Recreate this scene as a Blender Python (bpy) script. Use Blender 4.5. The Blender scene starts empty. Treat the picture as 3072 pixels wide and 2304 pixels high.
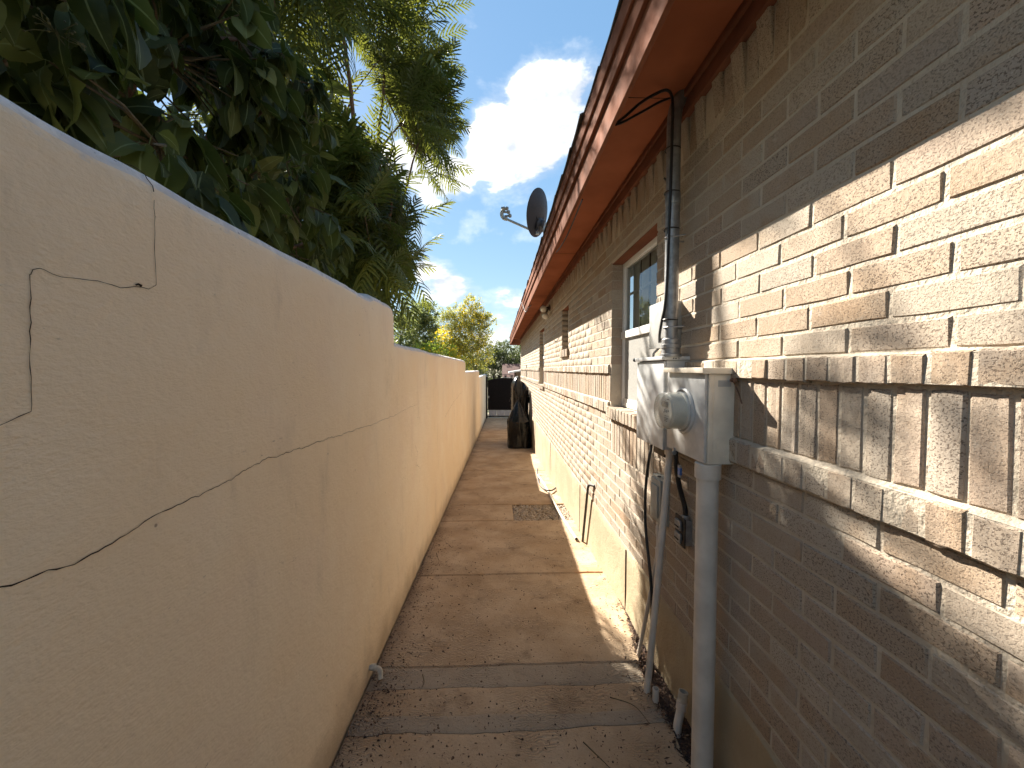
import bpy, bmesh, math, random
import numpy as np
from mathutils import Vector, Matrix, Quaternion, noise as mnoise

random.seed(7)
np.random.seed(7)
R = math.radians
scene = bpy.context.scene
COL = scene.collection

# ------------------------------------------------------------------ camera
cam_d = bpy.data.cameras.new('camera')
cam = bpy.data.objects.new('camera', cam_d)
COL.objects.link(cam)
cam.location = (0, 0, 0)
cam.rotation_euler = (R(90 - 2.19), 0, R(-1.942))
cam_d.sensor_width = 36.0
cam_d.lens = 1150.0 / 3072.0 * 36.0
cam_d.clip_start = 0.02
cam_d.clip_end = 3000
scene.camera = cam

# ------------------------------------------------------------------ light
EXPOSURE = 3.42
SUN_STRENGTH = 2.0
SKY_STRENGTH = 0.075
TO_SUN = Vector((-1.0, 1.65, 1.35)).normalized()
SUN_EL = math.asin(TO_SUN.z)
SUN_AZ = math.atan2(TO_SUN.x, TO_SUN.y)
scene.view_settings.view_transform = 'Standard'
scene.view_settings.look = 'None'
scene.view_settings.gamma = 1.0
scene.view_settings.use_curve_mapping = False
scene.view_settings.exposure = EXPOSURE
scene.cycles.max_bounces = 10
scene.cycles.diffuse_bounces = 6
scene.cycles.transparent_max_bounces = 16
scene.cycles.sample_clamp_indirect = 4.0

sun_d = bpy.data.lights.new('sun', 'SUN')
sun_d.energy = SUN_STRENGTH
sun_d.angle = R(0.53)
sun_d.color = (1.0, 0.93, 0.82)
sun = bpy.data.objects.new('sun', sun_d)
COL.objects.link(sun)
sun.rotation_euler = TO_SUN.to_track_quat('Z', 'Y').to_euler()
sun.location = (-10, 16, 14)

world = bpy.data.worlds.new('World')
scene.world = world
world.use_nodes = True


class NT:
    """small wrapper for building node trees"""
    def __init__(self, tree):
        self.t = tree

    def n(self, typ, **kw):
        nd = self.t.nodes.new(typ)
        for k, v in kw.items():
            setattr(nd, k, v)
        return nd

    def put(self, sock, v):
        if hasattr(v, 'is_linked') or isinstance(v, bpy.types.NodeSocket):
            self.t.links.new(v, sock)
        elif isinstance(v, (tuple, list)) and len(v) == 3 and sock.type == 'RGBA':
            sock.default_value = (*v, 1)
        else:
            sock.default_value = v

    def math(self, op, a, b=None, c=None, clamp=False):
        nd = self.n('ShaderNodeMath', operation=op, use_clamp=clamp)
        for i, v in enumerate((a, b, c)):
            if v is not None:
                self.put(nd.inputs[i], v)
        return nd.outputs[0]

    def vmath(self, op, a, b=None, out=0):
        nd = self.n('ShaderNodeVectorMath', operation=op)
        self.put(nd.inputs[0], a)
        if b is not None:
            if op == 'SCALE':
                self.put(nd.inputs['Scale'], b)
            else:
                self.put(nd.inputs[1], b)
        return nd.outputs[out]

    def mix(self, f, a, b, blend='MIX'):
        nd = self.n('ShaderNodeMix', data_type='RGBA', blend_type=blend)
        self.put(nd.inputs[0], f)
        self.put(nd.inputs[6], a)
        self.put(nd.inputs[7], b)
        return nd.outputs[2]

    def noise(self, vec, scale, detail=3, rough=0.55, dist=0.0, out=0):
        nd = self.n('ShaderNodeTexNoise')
        if vec is not None:
            self.put(nd.inputs['Vector'], vec)
        nd.inputs['Scale'].default_value = scale
        nd.inputs['Detail'].default_value = detail
        nd.inputs['Roughness'].default_value = rough
        nd.inputs['Distortion'].default_value = dist
        return nd.outputs[out]

    def smooth(self, v, a, b, c=0.0, d=1.0):
        nd = self.n('ShaderNodeMapRange', interpolation_type='SMOOTHSTEP')
        self.put(nd.inputs[0], v)
        for i, x in enumerate((a, b, c, d)):
            nd.inputs[i + 1].default_value = x
        return nd.outputs[0]

    def scaled(self, vec, s):
        nd = self.n('ShaderNodeMapping')
        self.put(nd.inputs[0], vec)
        nd.inputs['Scale'].default_value = s
        return nd.outputs[0]

    def ramp(self, f, stops, interp='LINEAR'):
        nd = self.n('ShaderNodeValToRGB')
        cr = nd.color_ramp
        cr.interpolation = interp
        while len(cr.elements) > 1:
            cr.elements.remove(cr.elements[-1])
        cr.elements[0].position = stops[0][0]
        cr.elements[0].color = (*stops[0][1], 1)
        for p, c in stops[1:]:
            e = cr.elements.new(p)
            e.color = (*c, 1)
        self.put(nd.inputs[0], f)
        return nd.outputs[0]

    def bump(self, h, strength=0.5, dist=0.005, normal=None):
        nd = self.n('ShaderNodeBump')
        nd.inputs['Strength'].default_value = strength
        nd.inputs['Distance'].default_value = dist
        self.put(nd.inputs['Height'], h)
        if normal is not None:
            self.put(nd.inputs['Normal'], normal)
        return nd.outputs[0]


def build_world():
    g = NT(world.node_tree)
    bg = world.node_tree.nodes['Background']
    sky = g.n('ShaderNodeTexSky', sky_type='NISHITA')
    sky.sun_disc = False
    sky.sun_elevation = SUN_EL
    sky.sun_rotation = SUN_AZ
    sky.air_density = 1.0
    sky.dust_density = 0.05
    sky.ozone_density = 2.2
    tc = g.n('ShaderNodeTexCoord')
    d = tc.outputs['Generated']
    # cumulus: flattened noise on the view direction, denser in a few places
    p = g.scaled(d, (1, 1, 1.9))
    n1 = g.noise(p, 5.2, 9, 0.58, 0.15)
    sd = TO_SUN
    p2 = g.vmath('ADD', p, (sd.x * 0.045, sd.y * 0.045, sd.z * 0.09))
    n2 = g.noise(p2, 5.2, 9, 0.58, 0.15)
    blobs = None
    for (x, y, z, r, w) in CLOUDS:
        v = Vector((x, y, z)).normalized()
        dt = g.vmath('DOT_PRODUCT', d, tuple(v), out=1)
        b = g.smooth(dt, math.cos(R(r)), math.cos(R(r * 0.15)), 0.0, w)
        blobs = b if blobs is None else g.math('ADD', blobs, b)
    cov = g.math("ADD", g.math("SUBTRACT", n1, 0.06), blobs)
    sep = g.n('ShaderNodeSeparateXYZ')
    g.put(sep.inputs[0], d)
    low = g.smooth(sep.outputs[2], 0.30, 0.02, 0.0, 0.015)
    cov = g.math('ADD', cov, low)
    mask = g.smooth(cov, 0.575, 0.70)
    wisp = g.math('MULTIPLY', g.smooth(cov, 0.50, 0.62), 0.22)
    mask = g.math('MAXIMUM', mask, wisp)
    above = g.smooth(sep.outputs[2], -0.02, 0.03)
    mask = g.math('MULTIPLY', mask, above)
    lit = g.math('MULTIPLY_ADD', g.math('SUBTRACT', n1, n2), 5.5, 0.62, clamp=True)
    thick = g.smooth(cov, 0.66, 0.95, 1.0, 0.80)
    lit = g.math('MULTIPLY', lit, thick)
    ccol = g.ramp(lit, [(0.0, (1.05, 1.13, 1.26)), (0.45, (1.42, 1.48, 1.56)), (1.0, (1.95, 1.95, 1.93))])
    # soften the range of the clear sky and deepen its blue, the same all round
    gm = g.n('ShaderNodeGamma')
    g.put(gm.inputs[0], sky.outputs[0])
    gm.inputs[1].default_value = 0.40
    hs = g.n('ShaderNodeHueSaturation')
    hs.inputs['Saturation'].default_value = 1.85
    hs.inputs['Value'].default_value = 0.61
    g.put(hs.inputs['Color'], gm.outputs[0])
    col = g.mix(mask, hs.outputs[0], ccol)
    g.put(bg.inputs['Color'], col)
    bg.inputs['Strength'].default_value = SKY_STRENGTH


# cloud masses: direction, angular radius in degrees, weight
CLOUDS = [
    (0.075, 1.0, 0.60, 9, 0.22), (0.16, 1.0, 0.70, 7, 0.20), (-0.015, 1.0, 0.57, 4.5, 0.12),
    (-0.16, 1.0, 0.50, 6, 0.26), (-0.26, 1.0, 0.56, 5, 0.20),
    (-0.25, 1.0, 0.31, 5.5, 0.22), (-0.16, 1.0, 0.225, 4.5, 0.22), (-0.085, 1.0, 0.19, 4, 0.2),
    (0.02, 1.0, 0.165, 4, 0.21), (-0.02, 1.0, 0.09, 4, 0.18), (-0.33, 1.0, 0.16, 6, 0.2),
    (-1.0, 0.5, 0.5, 14, 0.2), (-0.9, -0.6, 0.6, 16, 0.22), (0.7, -0.8, 0.5, 18, 0.22),
    (0.9, 0.6, 0.35, 14, 0.2), (-0.2, -1.0, 0.8, 15, 0.18), (0.3, 0.1, 1.0, 12, 0.14),
]
build_world()


# ------------------------------------------------------------------ materials
def mat(name):
    m = bpy.data.materials.new(name)
    m.use_nodes = True
    t = m.node_tree
    b = t.nodes['Principled BSDF']
    g = NT(t)
    return m, g, b


def pos(g):
    return g.n('ShaderNodeNewGeometry').outputs['Position']


def simple(name, col, rough=0.6, metal=0.0, vary=0.12, vscale=12.0, bump=0.0, bscale=120.0, bdist=0.002, spec=None):
    m, g, b = mat(name)
    p = pos(g)
    n = g.noise(p, vscale, 4)
    k = g.smooth(n, 0.25, 0.75, 1 - vary, 1 + vary)
    c = g.mix(1.0, col, g.n('ShaderNodeCombineColor').outputs[0], 'MULTIPLY')
    cc = c.node.inputs[7].links[0].from_node
    for i in range(3):
        g.put(cc.inputs[i], k)
    g.put(b.inputs['Base Color'], c)
    g.put(b.inputs['Roughness'], g.smooth(g.noise(p, vscale * 3, 3), 0.3, 0.7, max(rough - 0.08, 0.02), min(rough + 0.08, 1)))
    b.inputs['Metallic'].default_value = metal
    if spec is not None:
        b.inputs['Specular IOR Level'].default_value = spec
    if bump:
        g.put(b.inputs['Normal'], g.bump(g.noise(p, bscale, 4), bump, bdist))
    return m


def brick_material(name, attr_type):
    m, g, b = mat(name)
    p = pos(g)
    at = g.n('ShaderNodeAttribute', attribute_type=attr_type, attribute_name='rnd')
    r = at.outputs['Fac']
    off = g.vmath('ADD', p, g.vmath('SCALE', (37.0, 11.0, 71.0), r))
    wn = g.n('ShaderNodeTexWhiteNoise', noise_dimensions='1D')
    g.put(wn.inputs['W'], g.math('MULTIPLY', r, 913.7))
    r2 = wn.outputs[0]
    base = g.ramp(r, [(0.0, (0.360, 0.270, 0.194)), (0.14, (0.396, 0.338, 0.270)), (0.28, (0.333, 0.239, 0.160)), (0.42, (0.450, 0.387, 0.310)), (0.54, (0.347, 0.288, 0.234)),
                      (0.66, (0.387, 0.297, 0.225)), (0.78, (0.347, 0.293, 0.234)), (0.90, (0.414, 0.360, 0.293)), (1.0, (0.324, 0.225, 0.149))])
    cl = g.noise(off, 9, 4, 0.6)
    base = g.mix(g.smooth(cl, 0.35, 0.72, 0.0, 0.55), base, (.385, .315, .24))
    tan = g.noise(off, 6, 2)
    base = g.mix(g.smooth(tan, 0.52, 0.75, 0.0, 0.5), base, (.36, .245, .15))
    # pale bloom
    bl = g.noise(off, 17, 5, 0.65)
    base = g.mix(g.smooth(bl, 0.58, 0.78, 0.0, 0.6), base, (.49, .44, .37))
    # dark specks and pits, stronger on some bricks
    sp = g.noise(g.scaled(off, (1, 0.8, 1.15)), 230, 3, 0.62)
    sk = g.smooth(sp, 0.465, 0.385, 0.0, 1.0)
    amt = g.smooth(r2, 0.0, 1.0, 0.3, 0.85)
    base = g.mix(g.math('MULTIPLY', sk, amt), base, (.12, .085, .062))
    sp3 = g.noise(off, 320, 2, 0.6)
    base = g.mix(g.smooth(sp3, 0.60, 0.72, 0.0, 0.45), base, (.60, .54, .46))
    g.put(b.inputs['Base Color'], base)
    b.inputs['Roughness'].default_value = 0.9
    b.inputs['Specular IOR Level'].default_value = 0.2
    h = g.math('ADD', g.math('MULTIPLY', g.math('SUBTRACT', 1.0, sk), 0.6), g.math('MULTIPLY', g.noise(off, 60, 4), 0.8))
    h = g.math('ADD', h, g.math('MULTIPLY', g.noise(off, 420, 2), 0.3))
    g.put(b.inputs['Normal'], g.bump(h, 0.75, 0.0030))
    return m


M = {}
M['brick_obj'] = brick_material('brick_single', 'OBJECT')
M['brick_mass'] = brick_material('brick_mass', 'GEOMETRY')


def build_materials():
    # mortar
    m, g, b = mat('mortar')
    p = pos(g)
    c = g.mix(g.smooth(g.noise(p, 5, 5, 0.6), 0.3, 0.7), (.42, .355, .275), (.50, .435, .345))
    c = g.mix(g.smooth(g.noise(p, 90, 3), 0.55, 0.75, 0, 0.35), c, (.33, .28, .22))
    g.put(b.inputs['Base Color'], c)
    b.inputs['Roughness'].default_value = 0.95
    h = g.math('ADD', g.noise(p, 110, 4), g.math('MULTIPLY', g.noise(p, 26, 3), 1.6))
    g.put(b.inputs['Normal'], g.bump(h, 0.8, 0.006))
    M['mortar'] = m

    # painted stucco of the garden wall
    m, g, b = mat('stucco')
    geo = g.n('ShaderNodeNewGeometry')
    p = geo.outputs['Position']
    c = g.mix(g.smooth(g.noise(p, 1.1, 5, 0.6), 0.35, 0.68), (.83, .675, .485), (.86, .735, .565))
    c = g.mix(g.smooth(g.noise(p, 2.3, 3, 0.6), 0.5, 0.75, 0, 0.4), c, (.79, .63, .49))
    st = g.noise(g.scaled(p, (2.4, 2.4, 0.9)), 2.2, 6, 0.65)
    c = g.mix(g.smooth(st, 0.54, 0.78, 0, 0.28), c, (.48, .39, .29))
    gr = g.noise(g.scaled(p, (5, 5, 1.6)), 1.3, 6, 0.7)
    c = g.mix(g.smooth(gr, 0.57, 0.76, 0, 0.28), c, (.45, .37, .28))
    # scuffs and pinholes
    sc = g.noise(g.scaled(p, (1, 0.55, 1.7)), 46, 5, 0.75)
    gate = g.smooth(g.noise(p, 2.6, 3), 0.5, 0.66)
    c = g.mix(g.math('MULTIPLY', g.smooth(sc, 0.62, 0.72, 0, 0.8), gate), c, (.22, .17, .13))
    vr = g.n('ShaderNodeTexVoronoi', feature='F1')
    g.put(vr.inputs['Vector'], p)
    vr.inputs['Scale'].default_value = 9
    c = g.mix(g.smooth(vr.outputs['Distance'], 0.045, 0.02, 0, 0.7), c, (.16, .12, .095))
    # dirt splash near the slab (real wear, follows the wall foot)
    sep = g.n('ShaderNodeSeparateXYZ')
    g.put(sep.inputs[0], p)
    hgt = g.math('ADD', sep.outputs[2], g.math('MULTIPLY_ADD', sep.outputs[1], 0.0545, 1.562))
    hgt = g.math('ADD', hgt, g.math('MULTIPLY', g.noise(p, 6, 4), 0.25))
    c = g.mix(g.smooth(hgt, 0.36, 0.10, 0, 0.65), c, (.34, .24, .145))
    # worn bare cap, its colour also brightened to paint in the sunlit rim
    ns = g.n('ShaderNodeSeparateXYZ')
    g.put(ns.inputs[0], geo.outputs['True Normal'])
    up = g.math('ADD', ns.outputs[2], g.math('MULTIPLY_ADD', g.noise(p, 14, 5, 0.7), 0.9, -0.45))
    cap = g.mix(g.smooth(g.noise(p, 20, 5, 0.7), 0.4, 0.65), (.62, .57, .54), (.78, .72, .66))
    cap = g.mix(g.smooth(g.noise(p, 45, 4, 0.7), 0.60, 0.7, 0, 0.8), cap, (.16, .135, .13))
    c = g.mix(g.smooth(up, 0.18, 0.38), c, cap)
    g.put(b.inputs['Base Color'], c)
    b.inputs['Roughness'].default_value = 0.9
    b.inputs['Specular IOR Level'].default_value = 0.25
    h = g.math('ADD', g.noise(g.scaled(p, (1, 0.7, 1.3)), 130, 4, 0.6), g.math('MULTIPLY', g.noise(p, 34, 4), 1.2))
    h = g.math('ADD', h, g.math('MULTIPLY', g.noise(p, 7, 3), 2.0))
    g.put(b.inputs['Normal'], g.bump(h, 0.55, 0.0045))
    M['stucco'] = m

    # concrete walk
    for nm, ca, cb, cs in (('concrete', (.375, .258, .155), (.48, .355, .235), (.165, .11, .07)),
                           ('patch', (.30, .235, .17), (.37, .30, .22), (.16, .12, .085))):
        m, g, b = mat(nm)
        p = pos(g)
        c = g.mix(g.smooth(g.noise(p, 2.2, 6, 0.65), 0.34, 0.68), ca, cb)
        c = g.mix(g.smooth(g.noise(p, 5.0, 6, 0.7), 0.54, 0.72, 0, 0.6), c, cs)
        c = g.mix(g.smooth(g.noise(p, 1.3, 4, 0.6), 0.58, 0.72, 0, 0.4), c, (.33, .20, .125))
        # broom and float swirls
        wv = g.n('ShaderNodeTexWave', wave_type='BANDS', bands_direction='Y')
        g.put(wv.inputs['Vector'], g.vmath('ADD', p, g.vmath('SCALE', g.noise(p, 7, 2, out=1), 0.16)))
        wv.inputs['Scale'].default_value = 22
        wv.inputs['Distortion'].default_value = 5
        wv.inputs['Detail'].default_value = 3
        wv.inputs['Detail Scale'].default_value = 2.5
        sw = g.math('MULTIPLY', wv.outputs['Fac'], g.smooth(g.noise(p, 2.9, 2), 0.42, 0.6))
        c = g.mix(g.math('MULTIPLY', g.smooth(sw, 0.3, 0.9), 0.22), c, cs)
        spk = g.noise(p, 95, 3, 0.65)
        c = g.mix(g.smooth(spk, 0.60, 0.70, 0, 0.55), c, (.14, .095, .065))
        c = g.mix(g.smooth(g.noise(p, 150, 2), 0.66, 0.74, 0, 0.5), c, (.55, .46, .36))
        # grime along the foot of the garden wall
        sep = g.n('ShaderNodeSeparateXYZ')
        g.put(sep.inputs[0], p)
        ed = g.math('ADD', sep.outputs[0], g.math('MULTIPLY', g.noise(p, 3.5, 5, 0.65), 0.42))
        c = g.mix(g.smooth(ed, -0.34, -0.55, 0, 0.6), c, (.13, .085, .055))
        # rust stain by the house wall
        dv = g.vmath('DISTANCE', p, (0.80, 3.25, -1.74), out=1)
        rs = g.math('ADD', dv, g.math('MULTIPLY', g.noise(p, 13, 4), 0.22))
        c = g.mix(g.smooth(rs, 0.30, 0.13, 0, 0.42), c, (.42, .18, .06))
        g.put(b.inputs['Base Color'], c)
        b.inputs['Roughness'].default_value = 0.9
        b.inputs['Specular IOR Level'].default_value = 0.25
        h = g.math('ADD', g.noise(p, 80, 4, 0.65), g.math('MULTIPLY', sw, 0.8))
        h = g.math('ADD', h, g.math('MULTIPLY', g.noise(p, 11, 4), 1.4))
        g.put(b.inputs['Normal'], g.bump(h, 0.7, 0.006))
        M[nm] = m

    # house plinth
    m, g, b = mat('plinth_render')
    p = pos(g)
    c = g.mix(g.smooth(g.noise(p, 2.5, 5, 0.6), 0.35, 0.68), (.32, .25, .155), (.39, .315, .205))
    st = g.noise(g.scaled(p, (3, 3, 0.6)), 3.0, 5, 0.7)
    c = g.mix(g.smooth(st, 0.56, 0.72, 0, 0.5), c, (.36, .29, .19))
    c = g.mix(g.smooth(g.noise(p, 60, 4, 0.7), 0.63, 0.72, 0, 0.6), c, (.24, .18, .12))
    g.put(b.inputs['Base Color'], c)
    b.inputs['Roughness'].default_value = 0.92
    h = g.math('ADD', g.noise(p, 100, 4), g.math('MULTIPLY', g.noise(p, 18, 4), 1.6))
    g.put(b.inputs['Normal'], g.bump(h, 0.6, 0.006))
    M['plinth'] = m

    # soil
    m, g, b = mat('soil')
    p = pos(g)
    c = g.mix(g.smooth(g.noise(p, 14, 6, 0.7), 0.35, 0.68), (.06, .032, .022), (.15, .09, .06))
    g.put(b.inputs['Base Color'], c)
    b.inputs['Roughness'].default_value = 1.0
    g.put(b.inputs['Normal'], g.bump(g.noise(p, 60, 6, 0.7), 1.0, 0.02))
    M['soil'] = m

    # ground beyond
    m, g, b = mat('yard_ground')
    p = pos(g)
    c = g.mix(g.smooth(g.noise(p, 0.5, 6, 0.65), 0.38, 0.62), (.24, .19, .13), (.10, .115, .05))
    c = g.mix(g.smooth(g.noise(p, 12, 5, 0.7), 0.5, 0.7, 0, 0.5), c, (.12, .09, .06))
    g.put(b.inputs['Base Color'], c)
    b.inputs['Roughness'].default_value = 1.0
    g.put(b.inputs['Normal'], g.bump(g.noise(p, 30, 5, 0.7), 0.8, 0.03))
    M['yard'] = m

    # pebbles / debris driven by a random attribute
    for nm, stops in (('pebble', [(0, (.20, .15, .10)), (.3, (.33, .25, .17)), (.6, (.45, .36, .26)), (.85, (.30, .27, .24)), (1, (.55, .47, .37))]),
                      ('debris', [(0, (.035, .02, .015)), (.5, (.085, .045, .03)), (.8, (.15, .085, .05)), (1, (.25, .17, .10))])):
        m, g, b = mat(nm)
        at = g.n('ShaderNodeAttribute', attribute_type='GEOMETRY', attribute_name='rnd')
        c = g.ramp(at.outputs['Fac'], stops)
        k = g.noise(pos(g), 140, 3)
        c = g.mix(g.smooth(k, 0.45, 0.7, 0, 0.4), c, stops[0][1])
        g.put(b.inputs['Base Color'], c)
        b.inputs['Roughness'].default_value = 0.85
        M[nm] = m

    M['crack'] = simple('crack_shadow', (.05, .036, .028), 1.0, spec=0.0)
    M['trim'] = simple('painted_trim', (.185, .077, .047), 0.9, spec=0.04, vary=0.22, vscale=4, bump=0.35, bscale=45, bdist=0.002)
    M['soffit'] = simple('painted_soffit', (.36, .13, .068), 0.9, spec=0.04, vary=0.16, vscale=3, bump=0.25, bscale=30, bdist=0.002)
    M['shingle'] = simple('asphalt_shingle', (.075, .06, .052), 0.95, vary=0.35, vscale=40, bump=0.8, bscale=220, bdist=0.003)
    M['box_grey'] = simple('box_grey_paint', (.50, .50, .49), 0.42, 0.1, vary=0.16, vscale=16, bump=0.06, bscale=30)
    M['box_beige'] = simple('meter_box_paint', (.74, .66, .54), 0.45, 0.0, vary=0.12, vscale=10, bump=0.06, bscale=30)
    M['white_box'] = simple('white_plastic_box', (.29, .285, .27), 0.5, vary=0.12, vscale=14)
    M['galv'] = simple('galvanised_steel', (.28, .28, .28), 0.46, 0.6, vary=0.25, vscale=28, bump=0.08, bscale=60)
    M['pvc_grey'] = simple('grey_pvc', (.58, .53, .465), 0.5, vary=0.14, vscale=9, bump=0.05, bscale=40)
    M['nid_grey'] = simple('grey_plastic', (.38, .385, .355), 0.5, vary=0.12, vscale=15)
    M['alu'] = simple('cast_aluminium', (.33, .33, .33), 0.45, 0.6, vary=0.2, vscale=40)
    M['black_rubber'] = simple('black_cable', (.012, .012, .013), 0.45, vary=0.2)
    M['black_pipe'] = simple('black_pipe', (.03, .027, .024), 0.5, vary=0.25)
    M['white_vinyl'] = simple('white_vinyl', (.74, .73, .70), 0.4, vary=0.05)
    M['white_pvc'] = simple('white_pvc', (.50, .45, .36), 0.6, vary=0.25, vscale=30)
    M['blind'] = simple('window_blind', (.75, .74, .68), 0.8, vary=0.1)
    M['dark_room'] = simple('dark_opening', (.02, .02, .02), 0.9)
    M['bark'] = simple('bark', (.15, .085, .055), 0.95, vary=0.4, vscale=20, bump=0.9, bscale=50, bdist=0.01)
    M['twig'] = simple('twig_bark', (.10, .075, .04), 0.9, vary=0.3, vscale=40)
    M['far_bark'] = simple('far_bark', (.13, .105, .08), 0.95, vary=0.3)
    M['dish'] = simple('dish_back', (.035, .033, .037), 0.5, vary=0.1)
    M['dish_grey'] = simple('dish_arm_grey', (.40, .41, .40), 0.5, 0.2)
    M['gate_black'] = simple('gate_black_paint', (.006, .004, .0045), 0.75, vary=0.25, vscale=6, spec=0.15)
    M['gate_kick'] = simple('gate_pale_sheet', (.34, .33, .36), 0.6, vary=0.15, vscale=8)
    M['block'] = simple('cream_block', (.60, .50, .36), 0.9, vary=0.15, bump=0.5)
    M['red_brick'] = simple('old_red_brick', (.20, .07, .045), 0.9, vary=0.2, bump=0.5)
    M['roof_red'] = simple('red_shingle', (.085, .028, .017), 0.9, vary=0.3, vscale=6, bump=0.5, bscale=30)
    M['white_paint'] = simple('white_paint', (.72, .71, .69), 0.6, vary=0.06)
    M['far_wall'] = simple('far_wall', (.20, .15, .125), 0.9)
    M['lcd'] = simple('meter_display', (.17, .145, .10), 0.25)
    M['meter_face'] = simple('meter_face', (.64, .62, .57), 0.5)
    M['ink'] = simple('label_ink', (.09, .09, .10), 0.6)
    M['blue'] = simple('blue_label', (.06, .15, .42), 0.4)
    M['lamp_glass'] = simple('floodlight_glass', (.62, .58, .52), 0.15, spec=0.8)
    M['bronze'] = simple('bronze_fitting', (.06, .04, .03), 0.5, 0.4)

    # black plastic sheeting
    m, g, b = mat('black_sheeting')
    p = pos(g)
    g.put(b.inputs['Base Color'], (.0035, .0035, .0045))
    g.put(b.inputs['Roughness'], g.smooth(g.noise(p, 14, 3), 0.3, 0.7, 0.16, 0.28))
    h = g.math('ADD', g.noise(g.scaled(p, (1.4, 1.4, 0.5)), 7, 4, 0.6, 1.0), g.math('MULTIPLY', g.noise(p, 22, 3, 0.5, 1.5), 0.3))
    g.put(b.inputs['Normal'], g.bump(h, 0.18, 0.04))
    b.inputs['Specular IOR Level'].default_value = 0.35
    M['sheet'] = m

    # window glass: fresnel reflection over a clear pane
    m, g, b = mat('window_glass')
    out = m.node_tree.nodes['Material Output']
    tr = g.n('ShaderNodeBsdfTransparent')
    tr.inputs[0].default_value = (.80, .84, .82, 1)
    gl = g.n('ShaderNodeBsdfGlossy')
    gl.inputs['Roughness'].default_value = 0.015
    fr = g.n('ShaderNodeFresnel')
    fr.inputs['IOR'].default_value = 1.75
    mx = g.n('ShaderNodeMixShader')
    g.put(mx.inputs[0], fr.outputs[0])
    g.put(mx.inputs[1], tr.outputs[0])
    g.put(mx.inputs[2], gl.outputs[0])
    g.put(out.inputs[0], mx.outputs[0])
    M['glass'] = m
    m, g, b = mat('meter_cover')
    out = m.node_tree.nodes['Material Output']
    tr = g.n('ShaderNodeBsdfTransparent')
    tr.inputs[0].default_value = (.93, .93, .90, 1)
    pr = g.n('ShaderNodeBsdfPrincipled')
    pr.inputs['Base Color'].default_value = (.62, .61, .56, 1)
    pr.inputs['Roughness'].default_value = 0.12
    lw = g.n('ShaderNodeLayerWeight')
    lw.inputs[0].default_value = 0.2
    mx = g.n('ShaderNodeMixShader')
    g.put(mx.inputs[0], g.math('MULTIPLY_ADD', lw.outputs['Facing'], 0.55, 0.20, clamp=True))
    g.put(mx.inputs[1], tr.outputs[0])
    g.put(mx.inputs[2], pr.outputs[0])
    g.put(out.inputs[0], mx.outputs[0])
    M['cover'] = m
    # insect screen
    m, g, b = mat('insect_screen')
    out = m.node_tree.nodes['Material Output']
    tr = g.n('ShaderNodeBsdfTransparent')
    df = g.n('ShaderNodeBsdfDiffuse')
    df.inputs[0].default_value = (.42, .41, .385, 1)
    mx = g.n('ShaderNodeMixShader')
    n = g.noise(g.scaled(pos(g), (1, 1, 0.6)), 120, 3)
    g.put(mx.inputs[0], g.smooth(n, 0.3, 0.7, 0.62, 0.82))
    g.put(mx.inputs[1], tr.outputs[0])
    g.put(mx.inputs[2], df.outputs[0])
    g.put(out.inputs[0], mx.outputs[0])
    M['screen'] = m

    # leaves
    def leaf(name, stops, trans, rough, tmix, attr='GEOMETRY', vein=False, spec=0.4):
        m, g, b = mat(name)
        out = m.node_tree.nodes['Material Output']
        at = g.n('ShaderNodeAttribute', attribute_type=attr, attribute_name='rnd')
        c = g.ramp(at.outputs['Fac'], stops)
        if vein:
            av = g.n('ShaderNodeAttribute', attribute_type='GEOMETRY', attribute_name='across')
            c = g.mix(g.smooth(av.outputs['Fac'], 0.09, 0.03, 0.0, 0.7), c, (.22, .27, .13))
            p = pos(g)
            c = g.mix(g.smooth(g.noise(p, 60, 4), 0.5, 0.75, 0, 0.35), c, (.09, .10, .03))
        g.put(b.inputs['Base Color'], c)
        b.inputs['Roughness'].default_value = rough
        b.inputs['Specular IOR Level'].default_value = spec
        tl = g.n('ShaderNodeBsdfTranslucent')
        g.put(tl.inputs[0], g.mix(0.65, c, trans))
        mx = g.n('ShaderNodeMixShader')
        mx.inputs[0].default_value = tmix
        g.put(mx.inputs[1], b.outputs[0])
        g.put(mx.inputs[2], tl.outputs[0])
        g.put(out.inputs[0], mx.outputs[0])
        return m
    big = [(0, (.02, .03, .011)), (.4, (.045, .062, .02)), (.7, (.08, .10, .032)), (.88, (.13, .15, .05)), (1, (.19, .19, .06))]
    M['leaf_obj'] = leaf('broad_leaf_single', big, (.12, .16, .02), 0.55, 0.28, 'OBJECT', True, 0.2)
    M['leaf_mass'] = leaf('broad_leaf_mass', big, (.12, .16, .02), 0.55, 0.28, 'GEOMETRY', True, 0.2)
    fr = [(0, (.016, .034, .009)), (.35, (.034, .062, .015)), (.7, (.07, .10, .022)), (1, (.14, .16, .04))]
    M['frond_obj'] = leaf('frond_single', fr, (.19, .20, .025), 0.55, 0.44, 'OBJECT')
    M['frond_mass'] = leaf('frond_mass', fr, (.19, .20, .025), 0.55, 0.44, 'GEOMETRY')
    M['willow'] = leaf('willow_leaf', [(0, (.06, .09, .03)), (.6, (.11, .145, .055)), (1, (.19, .21, .09))], (.30, .34, .10), 0.5, 0.5)
    M['gold'] = leaf('esperanza_leaf', [(0, (.08, .10, .02)), (.5, (.15, .165, .03)), (1, (.26, .24, .05))], (.42, .40, .06), 0.5, 0.52)
    M['lime'] = leaf('lime_leaf', [(0, (.05, .10, .015)), (.6, (.09, .16, .02)), (1, (.15, .2, .03))], (.36, .46, .05), 0.5, 0.52)
    M['mesquite'] = leaf('mesquite_leaf', [(0, (.022, .04, .015)), (.6, (.045, .07, .024)), (1, (.085, .105, .04))], (.18, .21, .06), 0.5, 0.42)
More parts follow.
